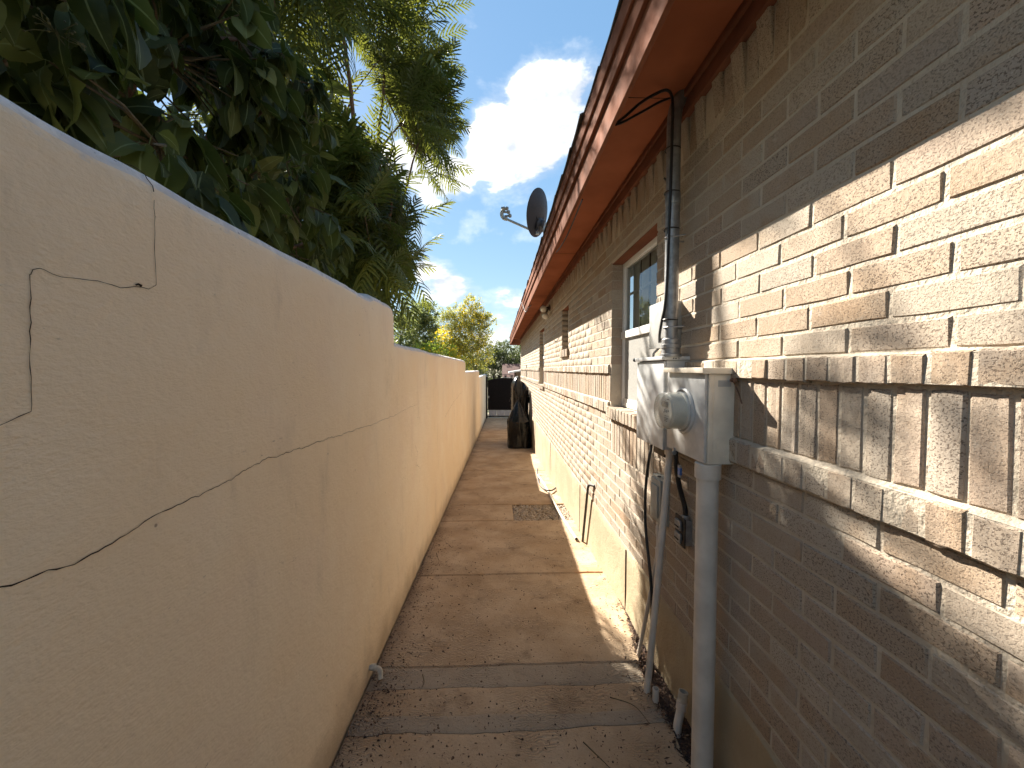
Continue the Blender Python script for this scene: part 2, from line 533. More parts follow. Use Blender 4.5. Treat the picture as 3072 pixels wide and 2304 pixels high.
    M['petal'] = leaf('yellow_petal', [(0, (.55, .36, .01)), (.6, (.68, .48, .015)), (1, (.75, .60, .05))], (.8, .6, .03), 0.5, 0.4)


build_materials()


# ------------------------------------------------------------------ helpers
def new_obj(name, mesh, parent=None, **props):
    o = bpy.data.objects.new(name, mesh)
    COL.objects.link(o)
    if parent is not None:
        o.parent = parent
    for k, v in props.items():
        o[k] = v
    return o


def thing(name, label, cat, loc=(0, 0, 0), group=None):
    """an Empty at the base of a thing; parts are built in world space and keep it"""
    o = bpy.data.objects.new(name, None)
    COL.objects.link(o)
    o.empty_display_size = 0.1
    o.location = loc
    o['label'] = label
    o['category'] = cat
    if group:
        o['group'] = group
    return o


def adopt(child, parent):
    """parent without moving (parents are only ever translated)"""
    child.parent = parent
    # a part built in world space has an identity world matrix; only a thing's Empty is moved
    off = parent.location if parent.parent is None else Vector((0, 0, 0))
    child.matrix_parent_inverse = Matrix.Translation(-off)
    return child


class MB:
    """collects geometry for ONE mesh"""
    def __init__(self):
        self.v = []
        self.f = []
        self.s = []
        self.at = {}

    def add(self, verts, faces, smooth=False):
        o = len(self.v)
        self.v.extend([tuple(x) for x in verts])
        self.f.extend([tuple(i + o for i in fc) for fc in faces])
        self.s.extend([smooth] * len(faces))
        return o

    def box(self, a, b, bev=0.0, rot=None, piv=None):
        x0, y0, z0 = a
        x1, y1, z1 = b
        if bev <= 0:
            vs = [(x0, y0, z0), (x1, y0, z0), (x1, y1, z0), (x0, y1, z0), (x0, y0, z1), (x1, y0, z1), (x1, y1, z1), (x0, y1, z1)]
            fs = [(3, 2, 1, 0), (4, 5, 6, 7), (0, 1, 5, 4), (1, 2, 6, 5), (2, 3, 7, 6), (3, 0, 4, 7)]
        else:
            bm = bmesh.new()
            bmesh.ops.create_cube(bm, size=1)
            for v in bm.verts:
                v.co = Vector(((x0 + x1) / 2 + v.co.x * (x1 - x0), (y0 + y1) / 2 + v.co.y * (y1 - y0), (z0 + z1) / 2 + v.co.z * (z1 - z0)))
            bmesh.ops.bevel(bm, geom=bm.edges[:], offset=bev, segments=2, profile=0.6, affect='EDGES')
            bm.verts.index_update()
            vs = [tuple(v.co) for v in bm.verts]
            fs = [tuple(v.index for v in f.verts) for f in bm.faces]
            bm.free()
        if rot is not None:
            pv = Vector(piv if piv is not None else ((x0 + x1) / 2, (y0 + y1) / 2, (z0 + z1) / 2))
            vs = [tuple(pv + rot @ (Vector(v) - pv)) for v in vs]
        self.add(vs, fs, bev > 0)

    def tube(self, pts, r, n=10, caps=True):
        pts = [Vector(p) for p in pts]
        k = len(pts)
        rs = list(r) if isinstance(r, (list, tuple)) else [r] * k
        t0 = (pts[1] - pts[0]).normalized()
        ref = Vector((0, 0, 1)) if abs(t0.z) < 0.9 else Vector((1, 0, 0))
        u = t0.cross(ref).normalized()
        vs = []
        for i in range(k):
            if i == 0:
                t = t0
            elif i == k - 1:
                t = (pts[i] - pts[i - 1]).normalized()
            else:
                t = ((pts[i] - pts[i - 1]).normalized() + (pts[i + 1] - pts[i]).normalized())
                t = t.normalized() if t.length > 1e-6 else (pts[i + 1] - pts[i]).normalized()
            u = (u - t * u.dot(t))
            u = u.normalized() if u.length > 1e-6 else t.orthogonal().normalized()
            w = t.cross(u)
            for j in range(n):
                a = 2 * math.pi * j / n
                vs.append(pts[i] + (u * math.cos(a) + w * math.sin(a)) * rs[i])
        fs = []
        for i in range(k - 1):
            for j in range(n):
                j2 = (j + 1) % n
                fs.append((i * n + j, i * n + j2, (i + 1) * n + j2, (i + 1) * n + j))
        o = self.add(vs, fs, True)
        if caps:
            self.add([vs[j] for j in range(n)], [tuple(range(n - 1, -1, -1))])
            self.add([vs[(k - 1) * n + j] for j in range(n)], [tuple(range(n))])

    def lathe(self, prof, origin, axis, n=24, caps=True):
        """prof: (radius, along) pairs"""
        ax = Vector(axis).normalized()
        u = ax.orthogonal().normalized()
        w = ax.cross(u)
        og = Vector(origin)
        vs = []
        for (r, h) in prof:
            for j in range(n):
                a = 2 * math.pi * j / n
                vs.append(og + ax * h + (u * math.cos(a) + w * math.sin(a)) * r)
        fs = []
        for i in range(len(prof) - 1):
            for j in range(n):
                j2 = (j + 1) % n
                fs.append((i * n + j, i * n + j2, (i + 1) * n + j2, (i + 1) * n + j))
        if caps:
            fs.append(tuple(range(n - 1, -1, -1)))
            fs.append(tuple((len(prof) - 1) * n + j for j in range(n)))
        self.add(vs, fs, True)

    def mesh(self, name, m, attrs=None, auto=35):
        me = bpy.data.meshes.new(name)
        me.from_pydata(self.v, [], self.f)
        if m is not None:
            me.materials.append(m)
        if any(self.s):
            me.polygons.foreach_set('use_smooth', self.s)
            if auto:
                try:
                    me.set_sharp_from_angle(angle=R(auto))
                except Exception:
                    pass
        if attrs:
            for k, vals in attrs.items():
                a = me.attributes.new(k, 'FLOAT', 'POINT')
                a.data.foreach_set('value', np.asarray(vals, dtype=np.float32))
        me.update()
        return me

    def build(self, name, m, parent=None, **props):
        o = new_obj(name, self.mesh(name, m), None, **props)
        if parent is not None:
            adopt(o, parent)
        return o


def np_mesh(name, V, F, m, attrs=None, smooth=False):
    """fast mesh from numpy arrays; F is (n, k) with k = 3 or 4"""
    me = bpy.data.meshes.new(name)
    V = np.asarray(V, dtype=np.float32)
    F = np.asarray(F, dtype=np.int32)
    k = F.shape[1]
    me.vertices.add(len(V))
    me.vertices.foreach_set('co', V.ravel())
    me.loops.add(F.size)
    me.loops.foreach_set('vertex_index', F.ravel())
    me.polygons.add(len(F))
    me.polygons.foreach_set('loop_start', np.arange(0, F.size, k, dtype=np.int32))
    if smooth:
        me.polygons.foreach_set('use_smooth', np.ones(len(F), dtype=bool))
    me.materials.append(m)
    if attrs:
        for kx, vals in attrs.items():
            a = me.attributes.new(kx, 'FLOAT', 'POINT')
            a.data.foreach_set('value', np.asarray(vals, dtype=np.float32))
    me.update(calc_edges=True)
    me.validate()
    return me


def smoothpath(pts, n=8):
    """Catmull-Rom through points"""
    P = [Vector(p) for p in pts]
    P = [P[0] * 2 - P[1]] + P + [P[-1] * 2 - P[-2]]
    out = []
    for i in range(1, len(P) - 2):
        for j in range(n):
            t = j / n
            a, b, c, d = P[i - 1], P[i], P[i + 1], P[i + 2]
            out.append(0.5 * ((2 * b) + (c - a) * t + (2 * a - 5 * b + 4 * c - d) * t * t + (3 * b - a - 3 * c + d) * t ** 3))
    out.append(P[-2])
    return out


FZ0, FS = -1.5624, 0.0545


def floor_z(y):
    return FZ0 - FS * y


CAM_INV = cam.rotation_euler.to_matrix().inverted()


def view(p):
    """camera coordinates -> (u, v) in photo pixels, depth; only used to pick which repeats are in view"""
    q = CAM_INV @ Vector(p)
    if q.z > -0.05:
        return None
    return (1536 + 1150 * q.x / -q.z, 1152 - 1150 * q.y / -q.z, -q.z)


def in_view(p, mrg=60):
    q = view(p)
    return q is not None and -mrg < q[0] < 3072 + mrg and -mrg < q[1] < 2304 + mrg
# ------------------------------------------------------------------ ground and walk
XL, XW = -0.705, 0.90          # faces of the garden wall and of the brick wall


def yard_z(y):
    return floor_z(min(max(y, -30), 24)) - 0.10


def build_ground():
    ys = [-400, -120, -40, -30, -15, 0, 12, 24, 40, 90, 250, 900]
    xs = [-900, -250, -80, -25, 0, 25, 80, 250, 900]
    mb = MB()
    vs = [(x, y, yard_z(y)) for y in ys for x in xs]
    nx = len(xs)
    fs = [(j * nx + i, j * nx + i + 1, (j + 1) * nx + i + 1, (j + 1) * nx + i) for j in range(len(ys) - 1) for i in range(nx - 1)]
    mb.add(vs, fs)
    mb.build('ground', M['yard'], kind='structure')


build_ground()


def edge_fn(y, amp, seed):
    return lambda x: y + amp * (mnoise.noise((x * 3.1, seed * 9.7, 0.3)) + 0.5 * mnoise.noise((x * 11.0, seed * 5.1, 2.0)) + 0.35 * mnoise.noise((x * 37.0, seed * 2.3, 5.0)))


def right_edge(y):
    # bare bed along the plinth where the pipes enter the ground
    t = max(0.0, min(1.0, (y - 1.35) / 0.2)) * max(0.0, min(1.0, (2.62 - y) / 0.75))
    w = 0.02 * mnoise.noise((y * 6, 4.4, 1.1)) + 0.012 * mnoise.noise((y * 23, 4.4, 7.1))
    return 0.915 - 0.125 * min(1.0, t * 1.3) + (w if t > 0 else 0)


def slab(path, f0, f1, x0f, x1f, m, lift=0.0, nx=26, round_=0.012, gap=0.004, step=0.06, wob=0.004):
    ymid0, ymid1 = f0(0), f1(0)
    ny = max(4, int((ymid1 - ymid0) / step))
    tt = [0, 0.012, 0.03] + [0.03 + 0.94 * i / (ny - 1) for i in range(1, ny - 1)] + [0.97, 0.988, 1.0]
    L = ymid1 - ymid0
    tt = [0, min(.012 / L, .1), min(.03 / L, .2)] + [i / ny for i in range(1, ny) if .04 / L < i / ny < 1 - .04 / L] + [1 - min(.03 / L, .2), 1 - min(.012 / L, .1), 1.0]
    uu = [0, .008, .02] + [i / nx for i in range(1, nx)] + [.98, .992, 1.0]
    vs = []
    for t in tt:
        for u in uu:
            xg = -0.7 + 1.6 * u
            y = f0(xg) + gap + (f1(xg) - f0(xg) - 2 * gap) * t
            xa, xb = x0f(y), x1f(y)
            x = xa + (xb - xa) * u
            d = min(t, 1 - t) * L
            z = floor_z(y) + lift + wob * (mnoise.noise((x * 2.1, y * 2.1, 3)) + 0.5 * mnoise.noise((x * 7, y * 7, 8)))
            if d < round_:
                z -= (round_ - d) ** 2 / round_
            vs.append((x, y, z))
    w = len(uu)
    fs = [(j * w + i, j * w + i + 1, (j + 1) * w + i + 1, (j + 1) * w + i) for j in range(len(tt) - 1) for i in range(w - 1)]
    n0 = len(vs)
    mb = MB()
    mb.add(vs, fs, True)
    # skirts so that the joints have depth
    for idx in ([j for j in range(w)], [(len(tt) - 1) * w + j for j in range(w - 1, -1, -1)],
                [j * w for j in range(len(tt) - 1, -1, -1)], [j * w + w - 1 for j in range(len(tt))]):
        top = [vs[i] for i in idx]
        bot = [(p[0], p[1], p[2] - 0.06) for p in top]
        k = len(top)
        mb.add(top + bot, [(i + 1, i, k + i, k + i + 1) for i in range(k - 1)])
    o = mb.build('slab', m)
    adopt(o, path)
    return o


def build_path():
    mb = MB()
    # dark bed under the slabs shows in the joints
    ys = [-3, 0, 2, 4.4, 5.3, 8, 12, 16, 22]
    vs, fs = [], []
    for y in ys:
        vs += [(XL - .05, y, floor_z(y) - .035), (0.93, y, floor_z(y) - .035)]
    for i in range(len(ys) - 1):
        fs.append((2 * i, 2 * i + 1, 2 * i + 3, 2 * i + 2))
    mb.add(vs, fs)
    path = mb.build('path', M['soil'], kind='structure')
    left = lambda y: XL + 0.012 + 0.008 * mnoise.noise((y * 3, 1, 1)) + 0.006 * mnoise.noise((y * 14, 1, 1))
    full = lambda y: 0.905
    L = [(-2.5, 0.0), (1.70, 0.02), (1.79, 0.014), (1.955, 0.016), (2.105, 0.012), (3.19, 0.003), (4.53, 0.003), (5.17, 0.0), (7.37, 0.004),
         (9.75, 0.004), (12.06, 0.004), (14.4, 0.004), (17.0, 0.004), (19.4, 0.004), (21.4, 0.004)]
    E = [edge_fn(y, a, i + 1) for i, (y, a) in enumerate(L)]
    slab(path, E[0], E[1], left, right_edge, M['concrete'], round_=.004, gap=.0008)
    slab(path, E[1], E[2], left, right_edge, M['patch'], 0.001, round_=.003, gap=.0005)['label'] = 'narrow grey cement patch strip across the walk'
    slab(path, E[2], E[3], left, right_edge, M['concrete'], round_=.003, gap=.0005)
    slab(path, E[3], E[4], left, right_edge, M['patch'], 0.001, round_=.003, gap=.0005)['label'] = 'wider grey cement patch strip across the walk'
    slab(path, E[4], E[5], left, right_edge, M['concrete'])
    slab(path, E[5], E[6], left, full, M['concrete'])
    # slab with the gravel square let into its corner
    cut = lambda y: 0.175
    slab(path, E[6], E[7], left, cut, M['concrete'], gap=0.002)
    slab(path, E[7], E[8], left, full, M['concrete'], gap=0.0015)
    for i in range(8, len(E) - 1):
        slab(path, E[i], E[i + 1], left, full, M['concrete'], step=0.15)
    return path


PATH = build_path()


def scatter_pebbles(name, pts, size, m, seed, flat=0.6, **props):
    """many small irregular stones as one mesh"""
    rng = np.random.RandomState(seed)
    base = np.array([(1, 0, 0), (.31, .95, 0), (-.81, .59, 0), (-.81, -.59, 0), (.31, -.95, 0),
                     (.45, .3, .8), (-.35, .4, .85), (0, -.45, .8)], dtype=float)
    faces = np.array([(0, 1, 5), (1, 2, 6), (1, 6, 5), (2, 3, 6), (3, 4, 7), (3, 7, 6), (4, 0, 7), (0, 5, 7), (5, 6, 7)])
    n = len(pts)
    V = np.zeros((n, 8, 3))
    rnd = np.zeros((n, 8))
    for i, p in enumerate(pts):
        s = size[0] + (size[1] - size[0]) * rng.rand() ** 2
        b = base * (1 + 0.25 * rng.randn(8, 1)) * np.array([s, s * rng.uniform(.55, 1), s * flat])
        a = rng.rand() * 6.28
        c, d = math.cos(a), math.sin(a)
        V[i, :, 0] = p[0] + b[:, 0] * c - b[:, 1] * d
        V[i, :, 1] = p[1] + b[:, 0] * d + b[:, 1] * c
        V[i, :, 2] = p[2] + b[:, 2]
        rnd[i] = rng.rand()
    F = (faces[None] + (np.arange(n) * 8)[:, None, None]).reshape(-1, 3)
    return new_obj(name, np_mesh(name, V.reshape(-1, 3), F, m, {'rnd': rnd.ravel()}), None, **props)


def build_ground_litter():
    rng = random.Random(5)
    pts = []
    for _ in range(2600):
        x, y = rng.uniform(0.185, 0.895), rng.uniform(4.54, 5.16)
        pts.append((x, y, floor_z(y) - 0.028 + rng.uniform(0, .012)))
    o = scatter_pebbles('gravel', pts, (.008, .022), M['pebble'], 3, 0.7, kind='stuff')
    # soil bed and its mulch by the pipes
    mb = MB()
    ys = [1.3 + i * 0.06 for i in range(23)]
    vs = []
    for y in ys:
        for i in range(5):
            x = right_edge(y) - 0.03 + (0.935 - right_edge(y)) * i / 4
            vs.append((x, y, floor_z(y) - 0.030 + 0.012 * mnoise.noise((x * 20, y * 20, 0)) + 0.012 * (i / 4)))
    mb.add(vs, [(j * 5 + i, j * 5 + i + 1, (j + 1) * 5 + i + 1, (j + 1) * 5 + i) for j in range(22) for i in range(4)], True)
    mb.build('soil_bed', M['soil'], kind='structure')
    V, F, Rn = [], [], []

    def chip(x, y, z, l, w, a, tilt):
        d = Vector((math.cos(a), math.sin(a), math.sin(tilt) * .6))
        s = Vector((-math.sin(a), math.cos(a), rng.uniform(-.4, .4))) * w
        c = Vector((x, y, z))
        o = len(V)
        V.extend([c - d * l, c + s + Vector((0, 0, .15 * l)), c + d * l, c - s])
        F.append((o, o + 3, o + 2, o + 1))
        r = rng.random()
        Rn.extend([r] * 4)
    for _ in range(2600):
        y = rng.uniform(1.4, 2.75)
        xr = right_edge(y)
        x = rng.uniform(xr - .02, .90) if rng.random() < .85 else xr - rng.random() ** 2 * .12
        chip(x, y, floor_z(y) - .008 + rng.uniform(0, .014) - (0.012 if x > xr else 0), rng.uniform(.006, .02), rng.uniform(.0015, .004), rng.uniform(0, 6.28), rng.uniform(-.5, .5))
    for _ in range(700):                      # along the foot of the garden wall
        y = rng.uniform(1.3, 4.2)
        x = XL + .02 + rng.random() ** 2.2 * .22
        chip(x, y, floor_z(y) + .005, rng.uniform(.004, .014), rng.uniform(.0015, .004), rng.uniform(0, 6.28), rng.uniform(-.3, .3))
    for _ in range(420):                      # along the plinth further on
        y = rng.uniform(2.6, 9.5)
        x = .888 - rng.random() ** 2.5 * .25
        chip(x, y, floor_z(y) + .005, rng.uniform(.004, .016), rng.uniform(.0012, .003), rng.uniform(0, 6.28), rng.uniform(-.3, .3))
    for _ in range(2200):
        x, y = rng.uniform(XL + .02, .86), 1.3 + rng.random() ** 1.5 * 7
        chip(x, y, floor_z(y) + .005, rng.uniform(.003, .011), rng.uniform(.001, .0028), rng.uniform(0, 6.28), rng.uniform(-.3, .3))
    me = np_mesh('leaf_litter', [tuple(v) for v in V], F, M['debris'], {'rnd': Rn})
    new_obj('leaf_litter', me, None, kind='stuff')
    # little dark berries dropped from the tree
    pts = []
    for _ in range(1700):
        k = rng.random()
        y = 1.3 + rng.random() ** 1.6 * 4.5
        x = XL + .03 + rng.random() ** (2.2 if k < .65 else 1.0) * 1.5
        if x < .84:
            pts.append((x, y, floor_z(y) - .001))
    for _ in range(130):
        x, y = rng.gauss(-.60, .05), rng.gauss(1.88, .09)
        if x > XL + .015:
            pts.append((x, y, floor_z(y)))
    scatter_pebbles('debris', pts, (.0025, .0075), M['debris'], 9, 0.9, kind='stuff')
    # a few twigs
    tw = [((.37, 1.62), (.43, 1.53), (.455, 1.50), 'thin curved dark twig lying at the near edge of the walk'),
          ((.56, 1.86), (.66, 1.80), (.70, 1.70), 'bent brown twig on the walk beside the short pipe stub'),
          ((-.42, 2.05), (-.40, 1.99), (-.405, 1.96), 'short dark twig lying on the wider cement patch strip'),
          ((-.60, 3.62), (-.565, 3.50), (-.545, 3.44), 'small curved twig on the pale slab near the garden wall foot')]
    for a, b_, c, lab in tw:
        mb = MB()
        pp = smoothpath([(p[0], p[1], floor_z(p[1]) + .006 + .004 * (i == 1)) for i, p in enumerate((a, b_, c))], 6)
        mb.tube(pp, [.0028 - .0018 * i / len(pp) for i in range(len(pp))], 6)
        mb.build('twig', M['twig'], label=lab, category='twig')


build_ground_litter()


# ------------------------------------------------------------------ garden wall (stucco, stepping down)
WALL_STEPS = [(-4.0, 2.61, 0.405), (2.61, 8.06, 0.185), (8.06, 13.72, -0.045), (13.72, 21.9, -0.275)]
WALL_T = 0.17


def wall_x(y, z):
    return (XL + 0.006 * mnoise.noise((y * 0.9, z * 0.9, 1.7)) + 0.0025 * mnoise.noise((y * 3.7, z * 3.7, 4.2))
            - 0.004 * max(0.0, y - 12) * 0.9)


def build_garden_wall():
    root = thing('stucco_wall', 'tan stucco garden wall with stepped rounded top and long cracks', 'wall', (XL, 5, floor_z(5)))
    mb = MB()
    for k, (y0, y1, zt) in enumerate(WALL_STEPS):
        ny = max(8, int((y1 - y0) / 0.06)) if y1 < 9 else 50
        r = 0.05
        # y stations with a rounded far corner at each step down
        st = []
        for i in range(ny + 1):
            st.append((y0 + (y1 - y0 - 0.045) * i / ny, 0.0))
        for a in (20, 40, 60, 78, 90):
            st.append((y1 - 0.045 + 0.045 * math.sin(R(a)), 0.045 * (1 - math.cos(R(a)))))
        rows = []
        for y, drop in st:
            zz = zt + 0.012 * mnoise.noise((y * 1.3, k * 3.0, 0)) + 0.005 * mnoise.noise((y * 8, k * 3.0, 4)) - drop + (0.02 if k == 0 and y > 2.2 else 0)
            zb = floor_z(y) - 0.08
            prof = []
            nz = 26
            for i in range(nz):
                z = zb + (zz - r - zb) * i / (nz - 1)
                prof.append((wall_x(y, z), z))
            xf = wall_x(y, zz)
            for a in (18, 36, 54, 72, 88):
                prof.append((xf - r * (1 - math.cos(R(a))), zz - r + r * math.sin(R(a)) + 0.003 * mnoise.noise((y * 16, a, k))))
            prof.append((xf - WALL_T * 0.5, zz + 0.006 + 0.004 * mnoise.noise((y * 11, 3, k))))
            for a in (88, 60, 30):
                prof.append((xf - WALL_T + r * (1 - math.cos(R(a))), zz - r + r * math.sin(R(a))))
            prof.append((xf - WALL_T, zz - r))
            prof.append((xf - WALL_T, zb))
            rows.append([(x, y, z) for x, z in prof])
        w = len(rows[0])
        vs = [v for row in rows for v in row]
        fs = [(j * w + i, (j + 1) * w + i, (j + 1) * w + i + 1, j * w + i + 1) for j in range(len(rows) - 1) for i in range(w - 1)]
        mb.add(vs, fs, True)
        mb.add(rows[-1], [tuple(range(w - 1, -1, -1))])
        mb.add(rows[0], [tuple(range(w))])
    adopt(mb.build('wall_body', M['stucco']), root)

    # cracks: open hairline seams, width in metres
    def crack(pts, w0, w1, seed, jag=0.006):
        rng = random.Random(seed)
        P = []
        for i in range(len(pts) - 1):
            a, b = pts[i], pts[i + 1]
            L = math.hypot(b[0] - a[0], b[1] - a[1])
            n = max(2, int(L / 0.012))
            for j in range(n):
                t = j / n
                P.append((a[0] + (b[0] - a[0]) * t, a[1] + (b[1] - a[1]) * t))
        P.append(pts[-1])
        out = []
        ph = 0.0
        for i, (y, z) in enumerate(P):
            ph = ph * 0.75 + rng.uniform(-1, 1) * jag * 0.5
            out.append((y + ph * 0.6 + rng.uniform(-1, 1) * jag * .25, z + ph + rng.uniform(-1, 1) * jag * .3))
        vs, fs = [], []
        n = len(out)
        for i, (y, z) in enumerate(out):
            a = out[max(0, i - 1)]
            b = out[min(n - 1, i + 1)]
            dy, dz = b[0] - a[0], b[1] - a[1]
            L = math.hypot(dy, dz) or 1
            ny, nz = -dz / L, dy / L
            w = (w0 + (w1 - w0) * i / n) * rng.uniform(.45, 1.25) * .5
            for s in (-1, 1):
                yy, zz = y + ny * w * s, z + nz * w * s
                vs.append((wall_x(yy, zz) + 0.0016, yy, zz))
        fs = [(2 * i, 2 * i + 2, 2 * i + 3, 2 * i + 1) for i in range(n - 1)]
        mb2 = MB()
        mb2.add(vs, fs)
        adopt(mb2.build('crack', M['crack']), root)
    crack([(.40, -.335), (.542, -.305), (.648, -.321), (.785, -.303), (.939, -.291), (1.153, -.272), (1.45, -.283), (1.75, -.292)], .0023, .0015, 1)
    crack([(1.75, -.292), (2.07, -.304), (2.6, -.31), (3.3, -.30)], .0017, .0007, 2)
    crack([(.50, -.13), (.551, -.084), (.574, -.072), (.600, -.062), (.6, -.041), (.6, .029), (.602, .104), (.603, .139), (.609, .149), (.623, .153),
           (.66, .148), (.70, .152), (.741, .152), (.768, .160), (.797, .160), (.815, .172), (.817, .264), (.817, .311), (.818, .345)], .0013, .0011, 3, .004)
    crack([(3.2, -.62), (3.3, -.72), (3.24, -.80), (3.4, -.88), (3.36, -1.0)], .0016, .0012, 5, .01)
    crack([(6.0, -.35), (6.05, -.6), (6.04, -.95)], .003, .003, 6)
    crack([(5.0, -.62), (6.0, -.5), (7.4, -.42)], .0022, .0016, 7)
    crack([(.770, .163), (.776, .165), (.783, .163)], .006, .006, 8, .001)
    # crack running over the rounded cap
    mb3 = MB()
    pts = []
    for i in range(12):
        t = i / 11
        a = R(5 + 85 * min(1, t * 1.6))
        yy = .818 - .02 * t + .003 * math.sin(i * 2.3)
        zt = 0.405 + 0.012 * mnoise.noise((yy * 1.3, 0, 0)) + 0.005 * mnoise.noise((yy * 8, 0, 4))
        x = wall_x(yy, zt) - .05 * (1 - math.cos(a)) - max(0, t - .62) * .12
        pts.append((x + .0015 * math.cos(a), yy, zt - .05 + .05 * math.sin(a) + .004 * math.sin(a)))
    mb3.tube(pts, .0008, 5)
    adopt(mb3.build('crack', M['crack']), root)
    return root


WALL = build_garden_wall()


def build_weep_pipe():
    y = 2.05
    mb = MB()
    z = floor_z(y)
    p = smoothpath([(XL - .02, y, z + .055), (XL + .035, y - .005, z + .053), (XL + .058, y - .012, z + .045), (XL + .068, y - .03, z + .012)], 5)
    mb.tube(p, [.0135] * len(p), 12)
    a = p[6]
    mb.lathe([(.0165, 0), (.0165, .024)], (XL + .008, y, z + .055), (1, 0, 0), 14)
    mb.build('weep_pipe', M['white_pvc'], label='small dirty white elbow pipe poking from the garden wall foot', category='pipe')


build_weep_pipe()
# ------------------------------------------------------------------ brick house
Y0, Y1 = -1.6, 15.9
OPEN = [(2.18, 3.05, -0.295, 0.832), (4.95, 5.46, 0.268, 0.835), (7.62, 8.52, -0.32, 0.835)]
SILLS = [(2.14, 3.09, -0.387, -0.295), (4.91, 5.50, 0.165, 0.268), (7.58, 8.56, -0.412, -0.32)]
PANEL = (2.18, 3.05, -0.658, -0.395)
HOUSE = thing('brick_house', 'long low tan brick house with red-brown eaves and three windows', 'house', (XW + 3, 7, floor_z(7)))
rngB = random.Random(11)


def brick_variants(n, hw, hh, front=0.0):
    """irregular bevelled bricks, unit half sizes (y, z); face at x = 0, 90 mm deep; 38 triangles"""
    out = []
    for k in range(n):
        ny, nz = 3, 1
        fr = []
        for j in range(2):
            for i in range(4):
                y = -hw + 2 * hw * i / 3
                z = -hh + 2 * hh * j
                by, bz = 0.0035, 0.0035
                yy = y + (by if i == 0 else -by if i == 3 else rngB.uniform(-.003, .003))
                zz = z + (bz if j == 0 else -bz) + rngB.uniform(-.0014, .0014)
                fr.append((rngB.uniform(-.0016, .0012), yy + rngB.uniform(-.0012, .0012), zz))
        ring_idx = [0, 1, 2, 3, 7, 6, 5, 4]
        ring = []
        for i in ring_idx:
            y = fr[i][1]
            z = fr[i][2]
            dy = -.0042 if i in (0, 4) else .0042 if i in (3, 7) else 0
            dz = -.0042 if i < 4 else .0042
            ring.append((.0042 + rngB.uniform(-.0012, .0018), y + dy + rngB.uniform(-.0012, .0012), z + dz + rngB.uniform(-.0016, .0016)))
        back = [(.092, r[1], r[2]) for r in ring]
        vs = fr + ring + back
        fs = [(0, 4, 5, 1), (1, 5, 6, 2), (2, 6, 7, 3)]
        for q in range(8):
            a, b = ring_idx[q], ring_idx[(q + 1) % 8]
            fs.append((a, b, 8 + (q + 1) % 8, 8 + q))
            fs.append((8 + q, 8 + (q + 1) % 8, 16 + (q + 1) % 8, 16 + q))
        out.append((vs, fs))
    return out


class BrickSet:
    """bricks of one kind on the house: the ones that show largest become parts, the rest one mass"""
    def __init__(self, name, hw, hh, variants=8, limit=290):
        self.name, self.hw, self.hh, self.limit = name, hw, hh, limit
        self.var = brick_variants(variants, hw, hh)
        self.items = []

    def put(self, y, z, sy=1.0, sz=1.0, dx=0.0, tilt=0.0, yaw=0.0, roll=0.0):
        self.items.append((y, z, sy, sz, dx, tilt, yaw, roll, rngB.random(), rngB.randrange(len(self.var))))

    def finish(self):
        key = []
        for it in self.items:
            p = (XW, it[0], it[1])
            q = view(p)
            ok = in_view(p, 120) and it[0] > 0.5
            key.append((0 if ok else 1, q[2] if q else 99 + abs(it[0])))
        order = sorted(range(len(self.items)), key=lambda i: key[i])
        meshes = []
        for vs, fs in self.var:
            mb = MB()
            mb.add(vs, fs)
            meshes.append(mb.mesh(self.name, M['brick_obj']))
        V, F, A = [], [], []
        for n, i in enumerate(order):
            y, z, sy, sz, dx, tilt, yaw, roll, rnd, vi = self.items[i]
            mtx = (Matrix.Translation((XW + dx, y, z)) @ Matrix.Rotation(yaw, 4, 'Z') @ Matrix.Rotation(tilt, 4, 'Y')
                   @ Matrix.Rotation(roll, 4, 'X') @ Matrix.Diagonal((1, sy, sz, 1)))
            if n < self.limit and key[i][0] == 0:
                o = new_obj(self.name, meshes[vi], HOUSE)
                o.matrix_parent_inverse = Matrix.Translation(-HOUSE.location)
                o.matrix_basis = mtx
                o['rnd'] = rnd
            else:
                vs, fs = self.var[vi]
                o0 = len(V)
                V.extend([tuple(mtx @ Vector(v)) for v in vs])
                F.extend([tuple(q + o0 for q in f) for f in fs])
                A.extend([rnd] * len(vs))
        if V:
            me = np_mesh(self.name + '_mass', V, F, M['brick_mass'], {'rnd': A})
            o = new_obj(self.name + '_courses', me, None, kind='stuff')
            adopt(o, HOUSE)


